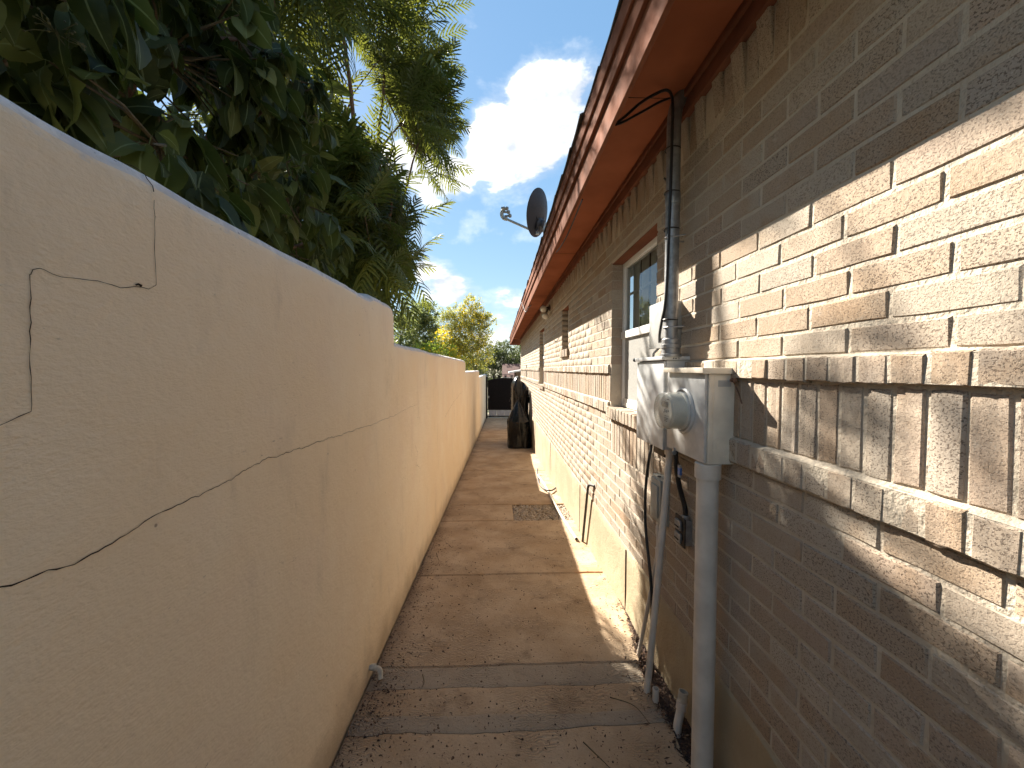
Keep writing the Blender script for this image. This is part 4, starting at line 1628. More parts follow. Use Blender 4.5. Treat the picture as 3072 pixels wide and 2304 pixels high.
def build_small_services():
    # leaning conduit from the breaker box
    root = thing('leaning_conduit', 'slim grey plastic conduit leaning from the breaker box to the walk edge', 'conduit', (.762, 1.898, floor_z(1.9)))
    mb = MB()
    mb.tube(smoothpath([(.832, 1.83, -.37), (.830, 1.832, -.45), (.80, 1.86, -1.0), (.770, 1.892, -1.56), (.760, 1.900, floor_z(1.9) - .04)], 4), .0165, 16)
    part(mb, 'pipe', M['pvc_grey'], root)
    mb = MB()
    mb.lathe([(.0235, 0), (.0235, .03), (.0195, .034)], (.832, 1.83, -.415), (0, 0, 1), 16)
    part(mb, 'connector', M['pvc_grey'], root)
    # junction box under breaker
    mb = MB()
    mb.box((.836, 1.90, -.447), (XW + .005, 2.04, -.386), .004)
    mb.build('cable_trough', M['black_pipe'], label='short dark box tucked under the breaker box', category='junction box')
    # grey network box
    root = thing('network_box', 'small grey plastic junction box low on the brick wall', 'junction box', (.87, 2.04, -.85))
    mb = MB()
    mb.box((.865, 1.972, -.838), (XW + .008, 2.112, -.582), .008)
    part(mb, 'box_body', M['nid_grey'], root)
    mb = MB()
    mb.box((.852, 1.98, -.826), (.8645, 2.104, -.594), .006)
    mb.box((.842, 1.995, -.80), (.853, 2.085, -.625), .008)
    part(mb, 'cover', M['nid_grey'], root)
    mb = MB()
    mb.lathe([(.010, 0), (.010, .003)], (.868, 2.03, -.5815), (0, 0, 1), 12)
    part(mb, 'screw_cap', M['black_pipe'], root)
    # thin conduit below it
    root = thing('thin_conduit', 'thin grey conduit bent from the small junction box to the ground', 'conduit', (.816, 2.168, floor_z(2.17)))
    mb = MB()
    mb.tube(smoothpath([(.873, 2.045, -.83), (.873, 2.043, -.95), (.870, 2.05, -1.03), (.848, 2.10, -1.32), (.820, 2.165, -1.66), (.812, 2.18, floor_z(2.18) - .03)], 6), .0105, 12)
    part(mb, 'pipe', M['pvc_grey'], root)
    mb = MB()
    mb.lathe([(.0145, 0), (.0145, .045)], (.873, 2.044, -.905), (0, 0, 1), 12)
    mb.lathe([(.0135, 0), (.0135, .03)], (.872, 2.046, -1.01), (0, 0, 1), 12)
    part(mb, 'coupling', M['pvc_grey'], root)
    # outdoor outlet
    root = thing('outdoor_outlet', 'weatherproof metal outlet box with two flip lids on the brick', 'outlet', (.88, 1.77, -.84))
    mb = MB()
    mb.box((.868, 1.733, -.828), (XW + .005, 1.815, -.708), .004)
    part(mb, 'box_body', M['alu'], root)
    mb = MB()
    mb.box((.861, 1.726, -.836), (.8675, 1.822, -.700), .002)
    part(mb, 'face_plate', M['black_pipe'], root)
    for z in (-.800, -.740):
        mb = MB()
        mb.box((.8465, 1.745, z - .023), (.8605, 1.803, z + .025), .009)
        lid = part(mb, 'flip_lid', M['alu'], root)
        mb = MB()
        mb.box((.8425, 1.755, z - .008), (.847, 1.793, z - .002), .0015)
        part(mb, 'lid_ridge', M['black_pipe'], lid)
    o = cable('flexible_conduit', 'black flexible conduit curving from the meter box down to the outlet',
              [(.828, 1.762, -.37), (.832, 1.762, -.44), (.848, 1.768, -.53), (.868, 1.765, -.61), (.878, 1.758, -.66), (.880, 1.757, -.712)], .0115, n=12)
    mb = MB()
    mb.lathe([(.017, 0), (.017, .02), (.014, .024)], (.880, 1.757, -.712), (0, 0, 1), 12)
    part(mb, 'connector', M['alu'], o)
    # stubs in the bed
    root = thing('pipe_stub', 'short straight grey pipe stub standing in the mulch bed', 'pipe', (.783, 1.835, floor_z(1.835)))
    mb = MB()
    z = floor_z(1.835)
    mb.lathe([(.0155, -.03), (.0155, .065), (.0125, .066), (.0125, .02)], (.783, 1.835, z), (0, 0, 1), 16, False)
    part(mb, 'pipe', M['pvc_grey'], root)
    mb = MB()
    mb.lathe([(.0124, 0), (.0124, .002)], (.783, 1.835, z + .022), (0, 0, 1), 14)
    part(mb, 'bore', M['dark_room'], root)
    root = thing('capped_stub', 'curved grey pipe stub with a white coupling beside the thick conduit', 'pipe', (.833, 1.69, floor_z(1.69)))
    z = floor_z(1.69)
    mb = MB()
    mb.tube(smoothpath([(.815, 1.675, z - .04), (.822, 1.680, z + .02), (.838, 1.690, z + .07), (.846, 1.694, z + .115)], 5), .0185, 16)
    part(mb, 'pipe', M['pvc_grey'], root)
    ax = Vector((.18, .08, 1)).normalized()
    mb = MB()
    mb.lathe([(.0235, 0), (.0235, .034), (.019, .036)], (.842, 1.692, z + .080), ax, 18)
    part(mb, 'coupling', M['pvc_grey'], root)
    mb = MB()
    mb.lathe([(.021, .0), (.021, .042), (.0165, .042), (.0165, .008)], (.848, 1.695, z + .116), ax, 18, False)
    part(mb, 'collar', M['white_pvc'], root)
    mb = MB()
    mb.lathe([(.0166, 0), (.0166, .002)], (.848, 1.695, z + .126), ax, 16)
    part(mb, 'bore', M['dark_room'], root)
    # brackets and nails in the ledge
    mb = MB()
    mb.tube([(XW + .01, 1.44, -.043), (.865, 1.395, -.040), (.862, 1.372, -.039)], .008, 8)
    mb.tube([(.872, 1.40, -.040), (.88, 1.375, -.09), (.883, 1.362, -.125)], .0025, 6)
    mb.build('wall_spike', M['bark'], label='rusty iron spike sticking out beside the meter box top', category='spike')
    # drain: black L pipe
    mb = MB()
    z = floor_z(3.85)
    mb.tube([(.858, 3.854, z + .005), (.862, 3.66, -1.16), (.864, 3.645, -1.128), (.872, 3.625, -1.112), (.90, 3.53, -1.094)], .0125, 12)
    mb.build('drain_pipe', M['black_pipe'], label='black bent drain pipe leaning from the brick down the plinth', category='pipe')
    # loose white pipe on the walk
    a, b = Vector((.70, 6.85, floor_z(6.85) + .022)), Vector((.80, 3.873, floor_z(3.873) + .020))
    root = thing('white_pipe', 'long white plastic pipe lying on the walk along the plinth', 'pipe', tuple(b))
    pts = [a.lerp(b, i / 10) + Vector((.012 * math.sin(i * .6), 0, .004 * math.sin(i * .9))) for i in range(11)]
    mb = MB()
    mb.tube(pts, .0165, 14)
    part(mb, 'pipe', M['white_pvc'], root)
    mb = MB()
    d = (pts[-1] - pts[-2]).normalized()
    mb.lathe([(.0132, 0), (.0132, .0012)], pts[-1] , d, 14)
    part(mb, 'bore', M['dark_room'], root)
    # green-grey hose loop
    f = floor_z
    cable('hose', 'stiff dark hose curling over the white pipe to the plinth',
          [(.715, 7.05, f(7.05) + .10), (.695, 6.9, f(6.9) + .03), (.675, 6.55, f(6.5) + .012), (.665, 6.25, f(6.25) + .012), (.70, 5.9, f(5.9) + .02), (.745, 5.72, f(5.7) + .045), (.80, 5.75, f(5.7) + .03), (.87, 5.88, f(5.9) + .03), (.90, 5.92, f(5.9) + .04)], .0125, 'black_pipe', 'hose', 10)
    # thin conduit on the far brick
    mb = MB()
    mb.tube([(.888, 12.45, -.30), (.888, 12.45, .15)], .012, 8)
    mb.build('wall_pipe', M['white_pvc'], label='thin vertical pipe fixed to the far brick beyond the last window', category='pipe')


def build_floodlight():
    root = thing('floodlight', 'twin-headed outdoor floodlight fixed under the eave', 'floodlight', (.87, 6.75, 1.08))
    mb = MB()
    mb.lathe([(.055, 0), (.055, .018), (.03, .026)], (.898, 6.75, 1.085), (-1, 0, 0), 18)
    mb.tube([(.88, 6.75, 1.085), (.845, 6.72, 1.08), (.82, 6.70, 1.06)], .014, 10)
    mb.tube([(.88, 6.75, 1.075), (.85, 6.74, 1.04), (.83, 6.72, .99)], .014, 10)
    part(mb, 'mount', M['bronze'], root)
    for p, ax in (((.825, 6.70, 1.055), (-.55, -.80, -.18)), ((.832, 6.715, .985), (-.30, -.72, -.62))):
        a = Vector(ax).normalized()
        mb = MB()
        mb.lathe([(.018, 0), (.026, .03), (.052, .085), (.061, .115), (.058, .118)], p, a, 20)
        head = part(mb, 'lamp_head', M['white_box'], root)
        mb = MB()
        mb.lathe([(.054, 0), (.048, .012), (.030, .022), (.004, .027)], Vector(p) + a * .1165, a, 20)
        part(mb, 'lens', M['lamp_glass'], head)


def build_dish():
    c = Vector((.535, 5.2, 2.09))
    root = thing('satellite_dish', 'dark oval satellite dish with three-headed arm above the roof edge', 'satellite dish', (.70, 5.2, 1.46))
    n = Vector((-.80, .55, .25)).normalized()
    up = (Vector((0, 0, 1)) - n * n.z).normalized()
    sd = up.cross(n)
    ang = R(14)
    up2 = up * math.cos(ang) + sd * math.sin(ang)
    sd2 = up2.cross(n)
    mb = MB()
    vs, fs = [], []
    NR, NA = 7, 40
    a, b = .255, .30
    for off in (0, -.006):
        for i in range(NR + 1):
            r = i / NR
            for j in range(NA):
                t = 2 * math.pi * j / NA
                vs.append(c + sd2 * (a * r * math.cos(t)) + up2 * (b * r * math.sin(t)) + n * (.055 * r * r - .03 + off))
    for k in (0, 1):
        o = k * (NR + 1) * NA
        for i in range(NR):
            for j in range(NA):
                q = (o + i * NA + j, o + i * NA + (j + 1) % NA, o + (i + 1) * NA + (j + 1) % NA, o + (i + 1) * NA + j)
                fs.append(q if k else tuple(reversed(q)))
    for j in range(NA):
        q = (NR * NA + j, NR * NA + (j + 1) % NA)
        fs.append((q[0], q[1], q[1] + (NR + 1) * NA, q[0] + (NR + 1) * NA))
    mb.add(vs, fs, True)
    rim = [c + sd2 * (a * math.cos(t)) + up2 * (b * math.sin(t)) + n * .024 for t in [2 * math.pi * j / NA for j in range(NA + 1)]]
    part(mb, 'reflector', M['dish'], root)
    mb = MB()
    mb.tube(rim, .006, 6, False)
    part(mb, 'rim', M['dish'], root)
    # bracket behind and mast
    bc = c - up2 * .14 - n * .03
    mb = MB()
    mb.lathe([(.085, 0), (.085, .012), (.06, .03), (.055, .07), (.03, .08)], bc, -n, 18)
    for k in range(4):
        t = R(45 + 90 * k)
        d = sd2 * math.cos(t) + up2 * math.sin(t)
        mb.tube([bc - n * .02 + d * .05, bc + n * .004 + d * .125], .010, 6)
    part(mb, 'bracket', M['dish'], root)
    mb = MB()
    p0 = bc - n * .07
    mb.tube(smoothpath([p0 + Vector((0, 0, .03)), p0 + Vector((0, 0, -.04)), p0 + Vector((.01, 0, -.12)), p0 + Vector((.05, 0, -.22)), (.76, 5.17, 1.50)], 6), .021, 12)
    mb.box((.70, 5.07, 1.475), (.83, 5.27, 1.515), .004, Matrix.Rotation(-math.atan(.5), 3, 'Y'))
    part(mb, 'mast', M['dish_grey'], root)
    # feed arm and LNB heads
    s0 = c - up2 * .245 - n * .005
    e0 = Vector((.085, 5.42, 2.10))
    mb = MB()
    mb.tube([s0 + sd2 * .0, s0.lerp(e0, .96)], .0165, 10)
    mb.box(tuple(s0 - Vector((.025, .025, .025))), tuple(s0 + Vector((.025, .025, .025))), .005)
    part(mb, 'feed_arm', M['dish_grey'], root)
    d = (e0 - s0).normalized()
    mb = MB()
    mb.tube(smoothpath([e0 - d * .03, e0 + d * .03, e0 + d * .055 + up2 * .05, e0 + d * .04 + up2 * .11 + Vector((.03, 0, .02))], 4), [.026] * 13, 10)
    lnb = part(mb, 'feed_body', M['dish_grey'], root)
    for k in range(3):
        q = e0 + d * .03 + up2 * (.02 + .05 * k) + sd2 * (.02 * (k - 1)) + Vector((.014 * (2 - k), 0, 0))
        mb = MB()
        ax = (c - q).normalized()
        mb.lathe([(.014, -.02), (.014, .045), (.026, .05), (.026, .075), (.018, .08)], q, ax, 14)
        part(mb, 'feed_horn', M['white_box'], lnb)


build_meter_box()
build_disconnect()
build_white_box()
build_mast()
build_cables()
build_big_conduit()
build_small_services()
build_floodlight()
build_dish()


# ------------------------------------------------------------------ far end of the walk
def build_gate():
    y = 21.6
    zf = floor_z(y)
    xa, xb = -.70, 1.34
    xc = (xa + xb) / 2
    root = thing('metal_gate', 'black sheet metal gate with arched top closing the walk', 'gate', (xc, y, zf))
    mb = MB()
    for x in (xa, xb):
        mb.box((x - .05, y - .05, zf - .1), (x + .05, y + .05, -.42), .006)
    o = part(mb, 'gate_post', M['gate_black'], root)
    mb = MB()
    mb.lathe([(.062, 0), (.062, .02), (.03, .05), (.045, .085), (.03, .13), (.004, .17)], (xa, y, -.42), (0, 0, 1), 12)
    mb.lathe([(.062, 0), (.062, .02), (.03, .05), (.045, .085), (.03, .13), (.004, .17)], (xb, y, -.42), (0, 0, 1), 12)
    part(mb, 'post_cap', M['galv'], root)
    arch = lambda x, top, side: side + (top - side) * (1 - ((x - xc) / ((xb - xa) / 2)) ** 2)
    N = 24
    xs = [xa + .06 + (xb - xa - .12) * i / N for i in range(N + 1)]
    mb = MB()
    zb = zf + .48
    front = [(x, y - .004, zb) for x in xs] + [(x, y - .004, arch(x, -.50, -.68)) for x in xs]
    back = [(x, y + .004, p[2]) for x, p in zip(xs + xs, front)]
    n = N + 1
    mb.add(front + back, [(i, i + 1, n + i + 1, n + i) for i in range(N)] + [(2 * n + i + 1, 2 * n + i, 3 * n + i, 3 * n + i + 1) for i in range(N)])
    part(mb, 'sheet_panel', M['gate_black'], root)
    mb = MB()
    mb.tube([(x, y, arch(x, -.29, -.57)) for x in xs], .016, 8)
    mb.tube([(x, y, arch(x, -.49, -.67)) for x in xs], .016, 8)
    part(mb, 'arch_rail', M['gate_black'], root)
    for x in (-.30, .02, .36, .70, 1.02):
        zc = (arch(x, -.29, -.57) + arch(x, -.49, -.67)) / 2
        r = (arch(x, -.29, -.57) - arch(x, -.49, -.67)) / 2 - .02
        mb = MB()
        mb.tube([(x + r * math.cos(t), y, zc + r * math.sin(t)) for t in [2 * math.pi * i / 18 for i in range(19)]], .012, 6, False)
        mb.lathe([(r * .62, -.01), (r * .62, .01)], (x, y, zc), (0, 1, 0), 14)
        part(mb, 'ring', M['gate_black'], root)
    mb = MB()
    mb.box((xa + .05, y - .02, zb - .03), (xb - .05, y + .02, zb + .02), .004)
    mb.box((xa + .05, y - .02, zf + .06), (xb - .05, y + .02, zf + .12), .004)
    part(mb, 'rail', M['gate_black'], root)
    k = 4
    for i in range(k):
        a = xa + .12 + (xb - xa - .24) * i / k
        b = xa + .12 + (xb - xa - .24) * (i + 1) / k
        mb = MB()
        mb.box((a + .008, y + .006, zf + .11), (b - .008, y + .014, zb - .02), .002)
        part(mb, 'kick_panel', M['gate_kick'], root)
    mb = MB()
    mb.box((xa + .08, y - .045, -1.62), (xa + .15, y - .02, -1.50), .006)
    part(mb, 'latch', M['galv'], root)


build_gate()


def draped(name, label, cat, cx, cy, rx, ry, zb, zt, seed, peak=0.0, lean=0.0, taper=.18, group=None, slope=0.0):
    """plastic sheet tied over something: folds gather at the top and flare at the foot"""
    NA, NZ = 110, 60
    vs = []
    rg = random.Random(int(seed * 100))
    # loose pleats: each runs from a gather point down the side, with its own depth and wander
    pl = [(rg.uniform(0, 6.28), rg.uniform(.10, .30), rg.uniform(.25, .9), rg.uniform(-1.2, 1.2)) for _ in range(26)]
    for i in range(NZ + 1):
        t = i / NZ
        z = zb + (zt - zb) * t
        if peak:
            sh = 1 - .10 * t if t < .55 else .945 * (max(0.0, 1 - ((t - .55) / .45) ** 1.15)) ** 1.0 + .012
        else:
            sh = 1 - taper * t if t < .84 else (1 - taper * .84) * math.sqrt(max(0.0, 1 - ((t - .84) / .165) ** 2))
        for j in range(NA):
            a = 2 * math.pi * j / NA
            ca, sa = math.cos(a), math.sin(a)
            e = (abs(ca) ** 3.4 + abs(sa) ** 3.4) ** (-1 / 3.4)
            fold = 0.0
            for (pa, pw, pd, ps) in pl:
                da = (a - pa - ps * (1 - t) + math.pi) % (2 * math.pi) - math.pi
                fold += pd * math.exp(-(da / pw) ** 2 * (2 + 6 * t)) * (.25 + .75 * t)
            fold = .11 * (fold - 1.1) + .085 * mnoise.noise((ca * 1.3 + seed, sa * 1.3, t * 3.0)) + .012 * mnoise.noise((ca * 4 + seed, sa * 4, t * 6.0))
            k = sh * (e * .97 + fold)
            z_ = z - slope * ca * max(0.0, t - .4)
            vs.append((cx + rx * ca * k + lean * t * rx + (peak * t if peak else 0), cy + ry * sa * k, z_ + (.05 * mnoise.noise((ca * 2, sa * 2, seed)) * (1 - .6 * t) if i else 0)))
    fs = [(i * NA + j, i * NA + (j + 1) % NA, (i + 1) * NA + (j + 1) % NA, (i + 1) * NA + j) for i in range(NZ) for j in range(NA)]
    mb = MB()
    mb.add(vs, fs, True)
    mb.add(vs[-NA:], [tuple(range(NA))], True)
    root = thing(name, label, cat, (cx, cy, zb), group)
    o = mb.build('sheet', M['sheet'])
    o.data.polygons.foreach_set('use_smooth', [True] * len(o.data.polygons))
    adopt(o, root)
    return root


def build_covered_things():
    y = 10.45
    r1 = draped('covered_bundle', 'black plastic bag tied over a bin with pointed top', 'covered bin', .545, y, .36, .38, floor_z(10.2) - .01, -.83, 1.3, peak=-.03)
    # knot at the peak
    mb = MB()
    mb.tube([(.53, y, -.86), (.528, y - .01, -.80), (.515, y - .02, -.765)], [.022, .014, .004], 8)
    adopt(mb.build('knot', M['sheet']), r1)
    y2 = 11.35
    r2 = draped('covered_grill', 'tall black sheet draped over something standing against the brick', 'covered grill', .615, y2, .29, .40, floor_z(11) - .01, -.29, 4.1, taper=.10, slope=.16)
    mb = MB()
    # loose flap hanging off its left shoulder
    vs = []
    for i in range(9):
        t = i / 8
        for j in range(5):
            u = j / 4
            vs.append((.46 - .12 * t - .05 * u * t, y2 - .33 + .05 * u, -.42 - .42 * t - .10 * u + .01 * math.sin(u * 6)))
    mb.add(vs, [(i * 5 + j, i * 5 + j + 1, (i + 1) * 5 + j + 1, (i + 1) * 5 + j) for i in range(8) for j in range(4)], True)
    adopt(mb.build('loose_flap', M['sheet']), r2)
    z = floor_z(20.2)
    mb = MB()
    mb.box((.55, 20.1, z), (.78, 20.3, z + .36), .01)
    mb.build('concrete_block', M['block'], label='cream concrete block standing near the foot of the gate', category='block')
    z = floor_z(19.6)
    mb = MB()
    mb.box((.48, 19.45, z), (.70, 19.6, z + .08), .006)
    mb.build('loose_brick', M['red_brick'], label='loose red brick lying on the walk before the gate', category='brick')


build_covered_things()


def build_neighbour():
    y0 = 26.0
    gz = yard_z(26)
    root = thing('neighbour_house', 'low neighbouring house with red shingle roof beyond the gate', 'house', (4, y0 + 3, gz))
    mb = MB()
    mb.box((.6, y0 + .6, gz - .2), (9.5, y0 + 5.4, -.45))
    part(mb, 'wall', M['far_wall'], root)
    # roof slope facing the walk, in courses
    mb = MB()
    n = 12
    for i in range(n):
        t0, t1 = i / n, (i + 1) / n
        za, zb = -.50 + .92 * t0, -.50 + .92 * t1
        ya, yb = y0 + 2.6 * t0, y0 + 2.6 * t1
        xa = .24
        mb.add([(xa, ya - .02, za - .0), (10, ya - .02, za), (10, yb, zb - .005), (xa, yb, zb - .005), (xa, ya - .02, za - .04), (10, ya - .02, za - .04)],
               [(0, 1, 2, 3), (4, 5, 1, 0)])
    mb.add([(.24, y0 + 2.6, .42), (10, y0 + 2.6, .42), (10, y0 + 6, -.50), (.24, y0 + 6, -.50)], [(0, 1, 2, 3)])
    mb.add([(.24, y0, -.50), (.24, y0 + 2.6, .42), (.24, y0 + 6, -.50)], [(0, 1, 2)])
    part(mb, 'roof', M['roof_red'], root)
    mb = MB()
    mb.box((.23, y0 - .06, -.64), (10, y0 - .025, -.53))
    part(mb, 'fascia', M['white_paint'], root)
    # carport in front of it
    c = thing('carport', 'white edged carport with dark posts in front of the red roof', 'carport', (3, 24, yard_z(24)))
    mb = MB()
    mb.add([(.62, 23.6, -.15), (5, 23.6, .55), (5, 25.4, .55), (.62, 25.4, -.15), (.62, 23.6, -.24), (5, 23.6, .46), (5, 25.4, .46), (.62, 25.4, -.24)],
           [(0, 1, 2, 3), (7, 6, 5, 4), (0, 4, 5, 1), (3, 2, 6, 7), (0, 3, 7, 4), (1, 5, 6, 2)])
    part(mb, 'canopy', M['white_paint'], c)
    for x in (.95, 4.8):
        mb = MB()
        mb.box((x, 23.75, yard_z(24) - .1), (x + .10, 23.85, -.12 if x < 2 else .48))
        part(mb, 'post', M['bronze'], c)
    mb = MB()
    mb.box((1.08, 25.2, yard_z(24) - .1), (4.9, 25.3, -.12))
    part(mb, 'back_wall', M['far_wall'], c)


build_neighbour()
# ------------------------------------------------------------------ trees
SUN_X, SUN_Y, SUN_Z = 1.0, -1.65, -1.35      # sunlight travels this way


def wall_shadow(p):
    t = XW - p[0]
    return p[1] + SUN_Y * t, p[2] + SUN_Z * t


rngT = random.Random(21)


def clear_of_light(p):
    """keeps the crown open where the photograph shows sun reaching wall, boxes and walk"""
    ys, zs = wall_shadow(p)
    if ys < .30 or zs > .60:
        return True
    fz = floor_z(max(ys, 0))
    if zs < fz:
        # lands on the walk: distance travelled to the ground
        t = (p[2] - FZ0 + FS * p[1]) / (1.35 + FS * 1.65)
        xg, yg = p[0] + t, p[1] - 1.65 * t
        if xg < .50 or yg < 1.0:
            return True
        return yg < 2.95
    if ys > 2.45:
        return False
    lim = np.interp(ys, [.4, .8, 1.2, 1.42, 1.46, 2.0, 2.2, 2.3, 2.45], [-.52, -.48, -.36, -.34, -.36, -.40, -.50, -.9, -1.3])
    if zs < lim:
        return True
    if 1.42 < ys < 2.15 and zs < .05:
        return rngT.random() < .05
    return False


def open_mid(a, c):
    """middle of a limb, bent so that as little of it as possible stands in the sun's way"""
    best, bm = 1e9, None
    for _ in range(24):
        m = a.lerp(c, .5) + Vector((rngT.uniform(-.45, .25), rngT.uniform(-.5, .5), rngT.uniform(-.3, .4)))
        bad = sum(0 if clear_of_light(q) else 1 for q in [a.lerp(m, t / 6) for t in range(7)] + [m.lerp(c, t / 6) for t in range(7)])
        if bad < best:
            best, bm = bad, m
    return bm


def limb_mesh(mb, pts, r0, r1, n=8, seg=6):
    pp = smoothpath(pts, seg)
    k = len(pp)
    jit = [Vector((rngT.uniform(-1, 1), rngT.uniform(-1, 1), rngT.uniform(-1, 1))) * .012 for _ in pp]
    pp = [p + (j if 0 < i < k - 1 else Vector()) for i, (p, j) in enumerate(zip(pp, jit))]
    mb.tube(pp, [r0 + (r1 - r0) * i / (k - 1) for i in range(k)], n)
    return pp


def rand_unit():
    while True:
        v = Vector((rngT.uniform(-1, 1), rngT.uniform(-1, 1), rngT.uniform(-1, 1)))
        if .05 < v.length < 1:
            return v.normalized()


def frame_from(d, roll):
    """matrix whose +Y runs along d, +Z roughly up"""
    y = d.normalized()
    z = Vector((0, 0, 1)) - y * y.z
    z = z.normalized() if z.length > 1e-3 else y.orthogonal().normalized()
    x = y.cross(z)
    m = Matrix(((x.x, y.x, z.x), (x.y, y.y, z.y), (x.z, y.z, z.z))).to_4x4()
    return m @ Matrix.Rotation(roll, 4, 'Y')


# ---- feathery tree: twice-divided fronds
def frond_mesh(seed, pairs=12):
    rg = random.Random(seed)
    V, F = [], []

    def P(t):                     # rachis, unit length along +Y, drooping
        return Vector((0.05 * math.sin(t * 2 + seed), t, -.28 * t * t + .03 * math.sin(t * 5 + seed)))
    for i in range(8):            # rachis as a thin ribbon pair
        a, b = P(i / 8), P((i + 1) / 8)
        w = .010 * (1 - i / 10)
        o = len(V)
        V.extend([a + Vector((-w, 0, 0)), a + Vector((w, 0, 0)), b + Vector((w * .9, 0, 0)), b + Vector((-w * .9, 0, 0))])
        F.append((o, o + 1, o + 2, o + 3))
        o = len(V)
        V.extend([a + Vector((0, 0, -w)), a + Vector((0, 0, w)), b + Vector((0, 0, w * .9)), b + Vector((0, 0, -w * .9))])
        F.append((o, o + 1, o + 2, o + 3))
    for i in range(pairs):
        t = .16 + .84 * i / (pairs - 1)
        for s in (-1, 1):
            L = .30 * (math.sin(math.pi * (.12 + .80 * (i + .6) / pairs)) ** .75) * rg.uniform(.88, 1.08)
            ang = R(68 - 34 * t + rg.uniform(-7, 7))
            base = P(t)
            d = Vector((s * math.sin(ang), math.cos(ang), rg.uniform(-.10, .10)))
            side = Vector((d.y, -d.x, 0)).normalized()
            tilt = rg.uniform(-.5, .5)
            droop = rg.uniform(.35, .85)
            # each pinna: a narrow feathered strip, three saw-edged lengths
            nrm = Vector((0, 0, 1))
            W_ = rg.uniform(.0165, .0225)
            N_ = 4
            for k in range(N_):
                u0, u1 = k / N_, (k + 1.12) / N_
                a = base + d * (L * u0) + Vector((0, 0, -droop * L * u0 * u0))
                b = base + d * (L * u1) + Vector((0, 0, -droop * L * u1 * u1))
                w0 = W_ * (1 - .25 * k / N_)
                w1 = w0 * .62 if k < N_ - 1 else .002
                o = len(V)
                t0 = Vector((0, 0, tilt * .5))
                V.extend([a - (side + t0) * w0, a + (side + t0) * w0, b + (side + t0) * w1, b - (side + t0) * w1])
                F.append((o, o + 1, o + 2, o + 3))
    return np.array([tuple(v) for v in V]), np.array(F)


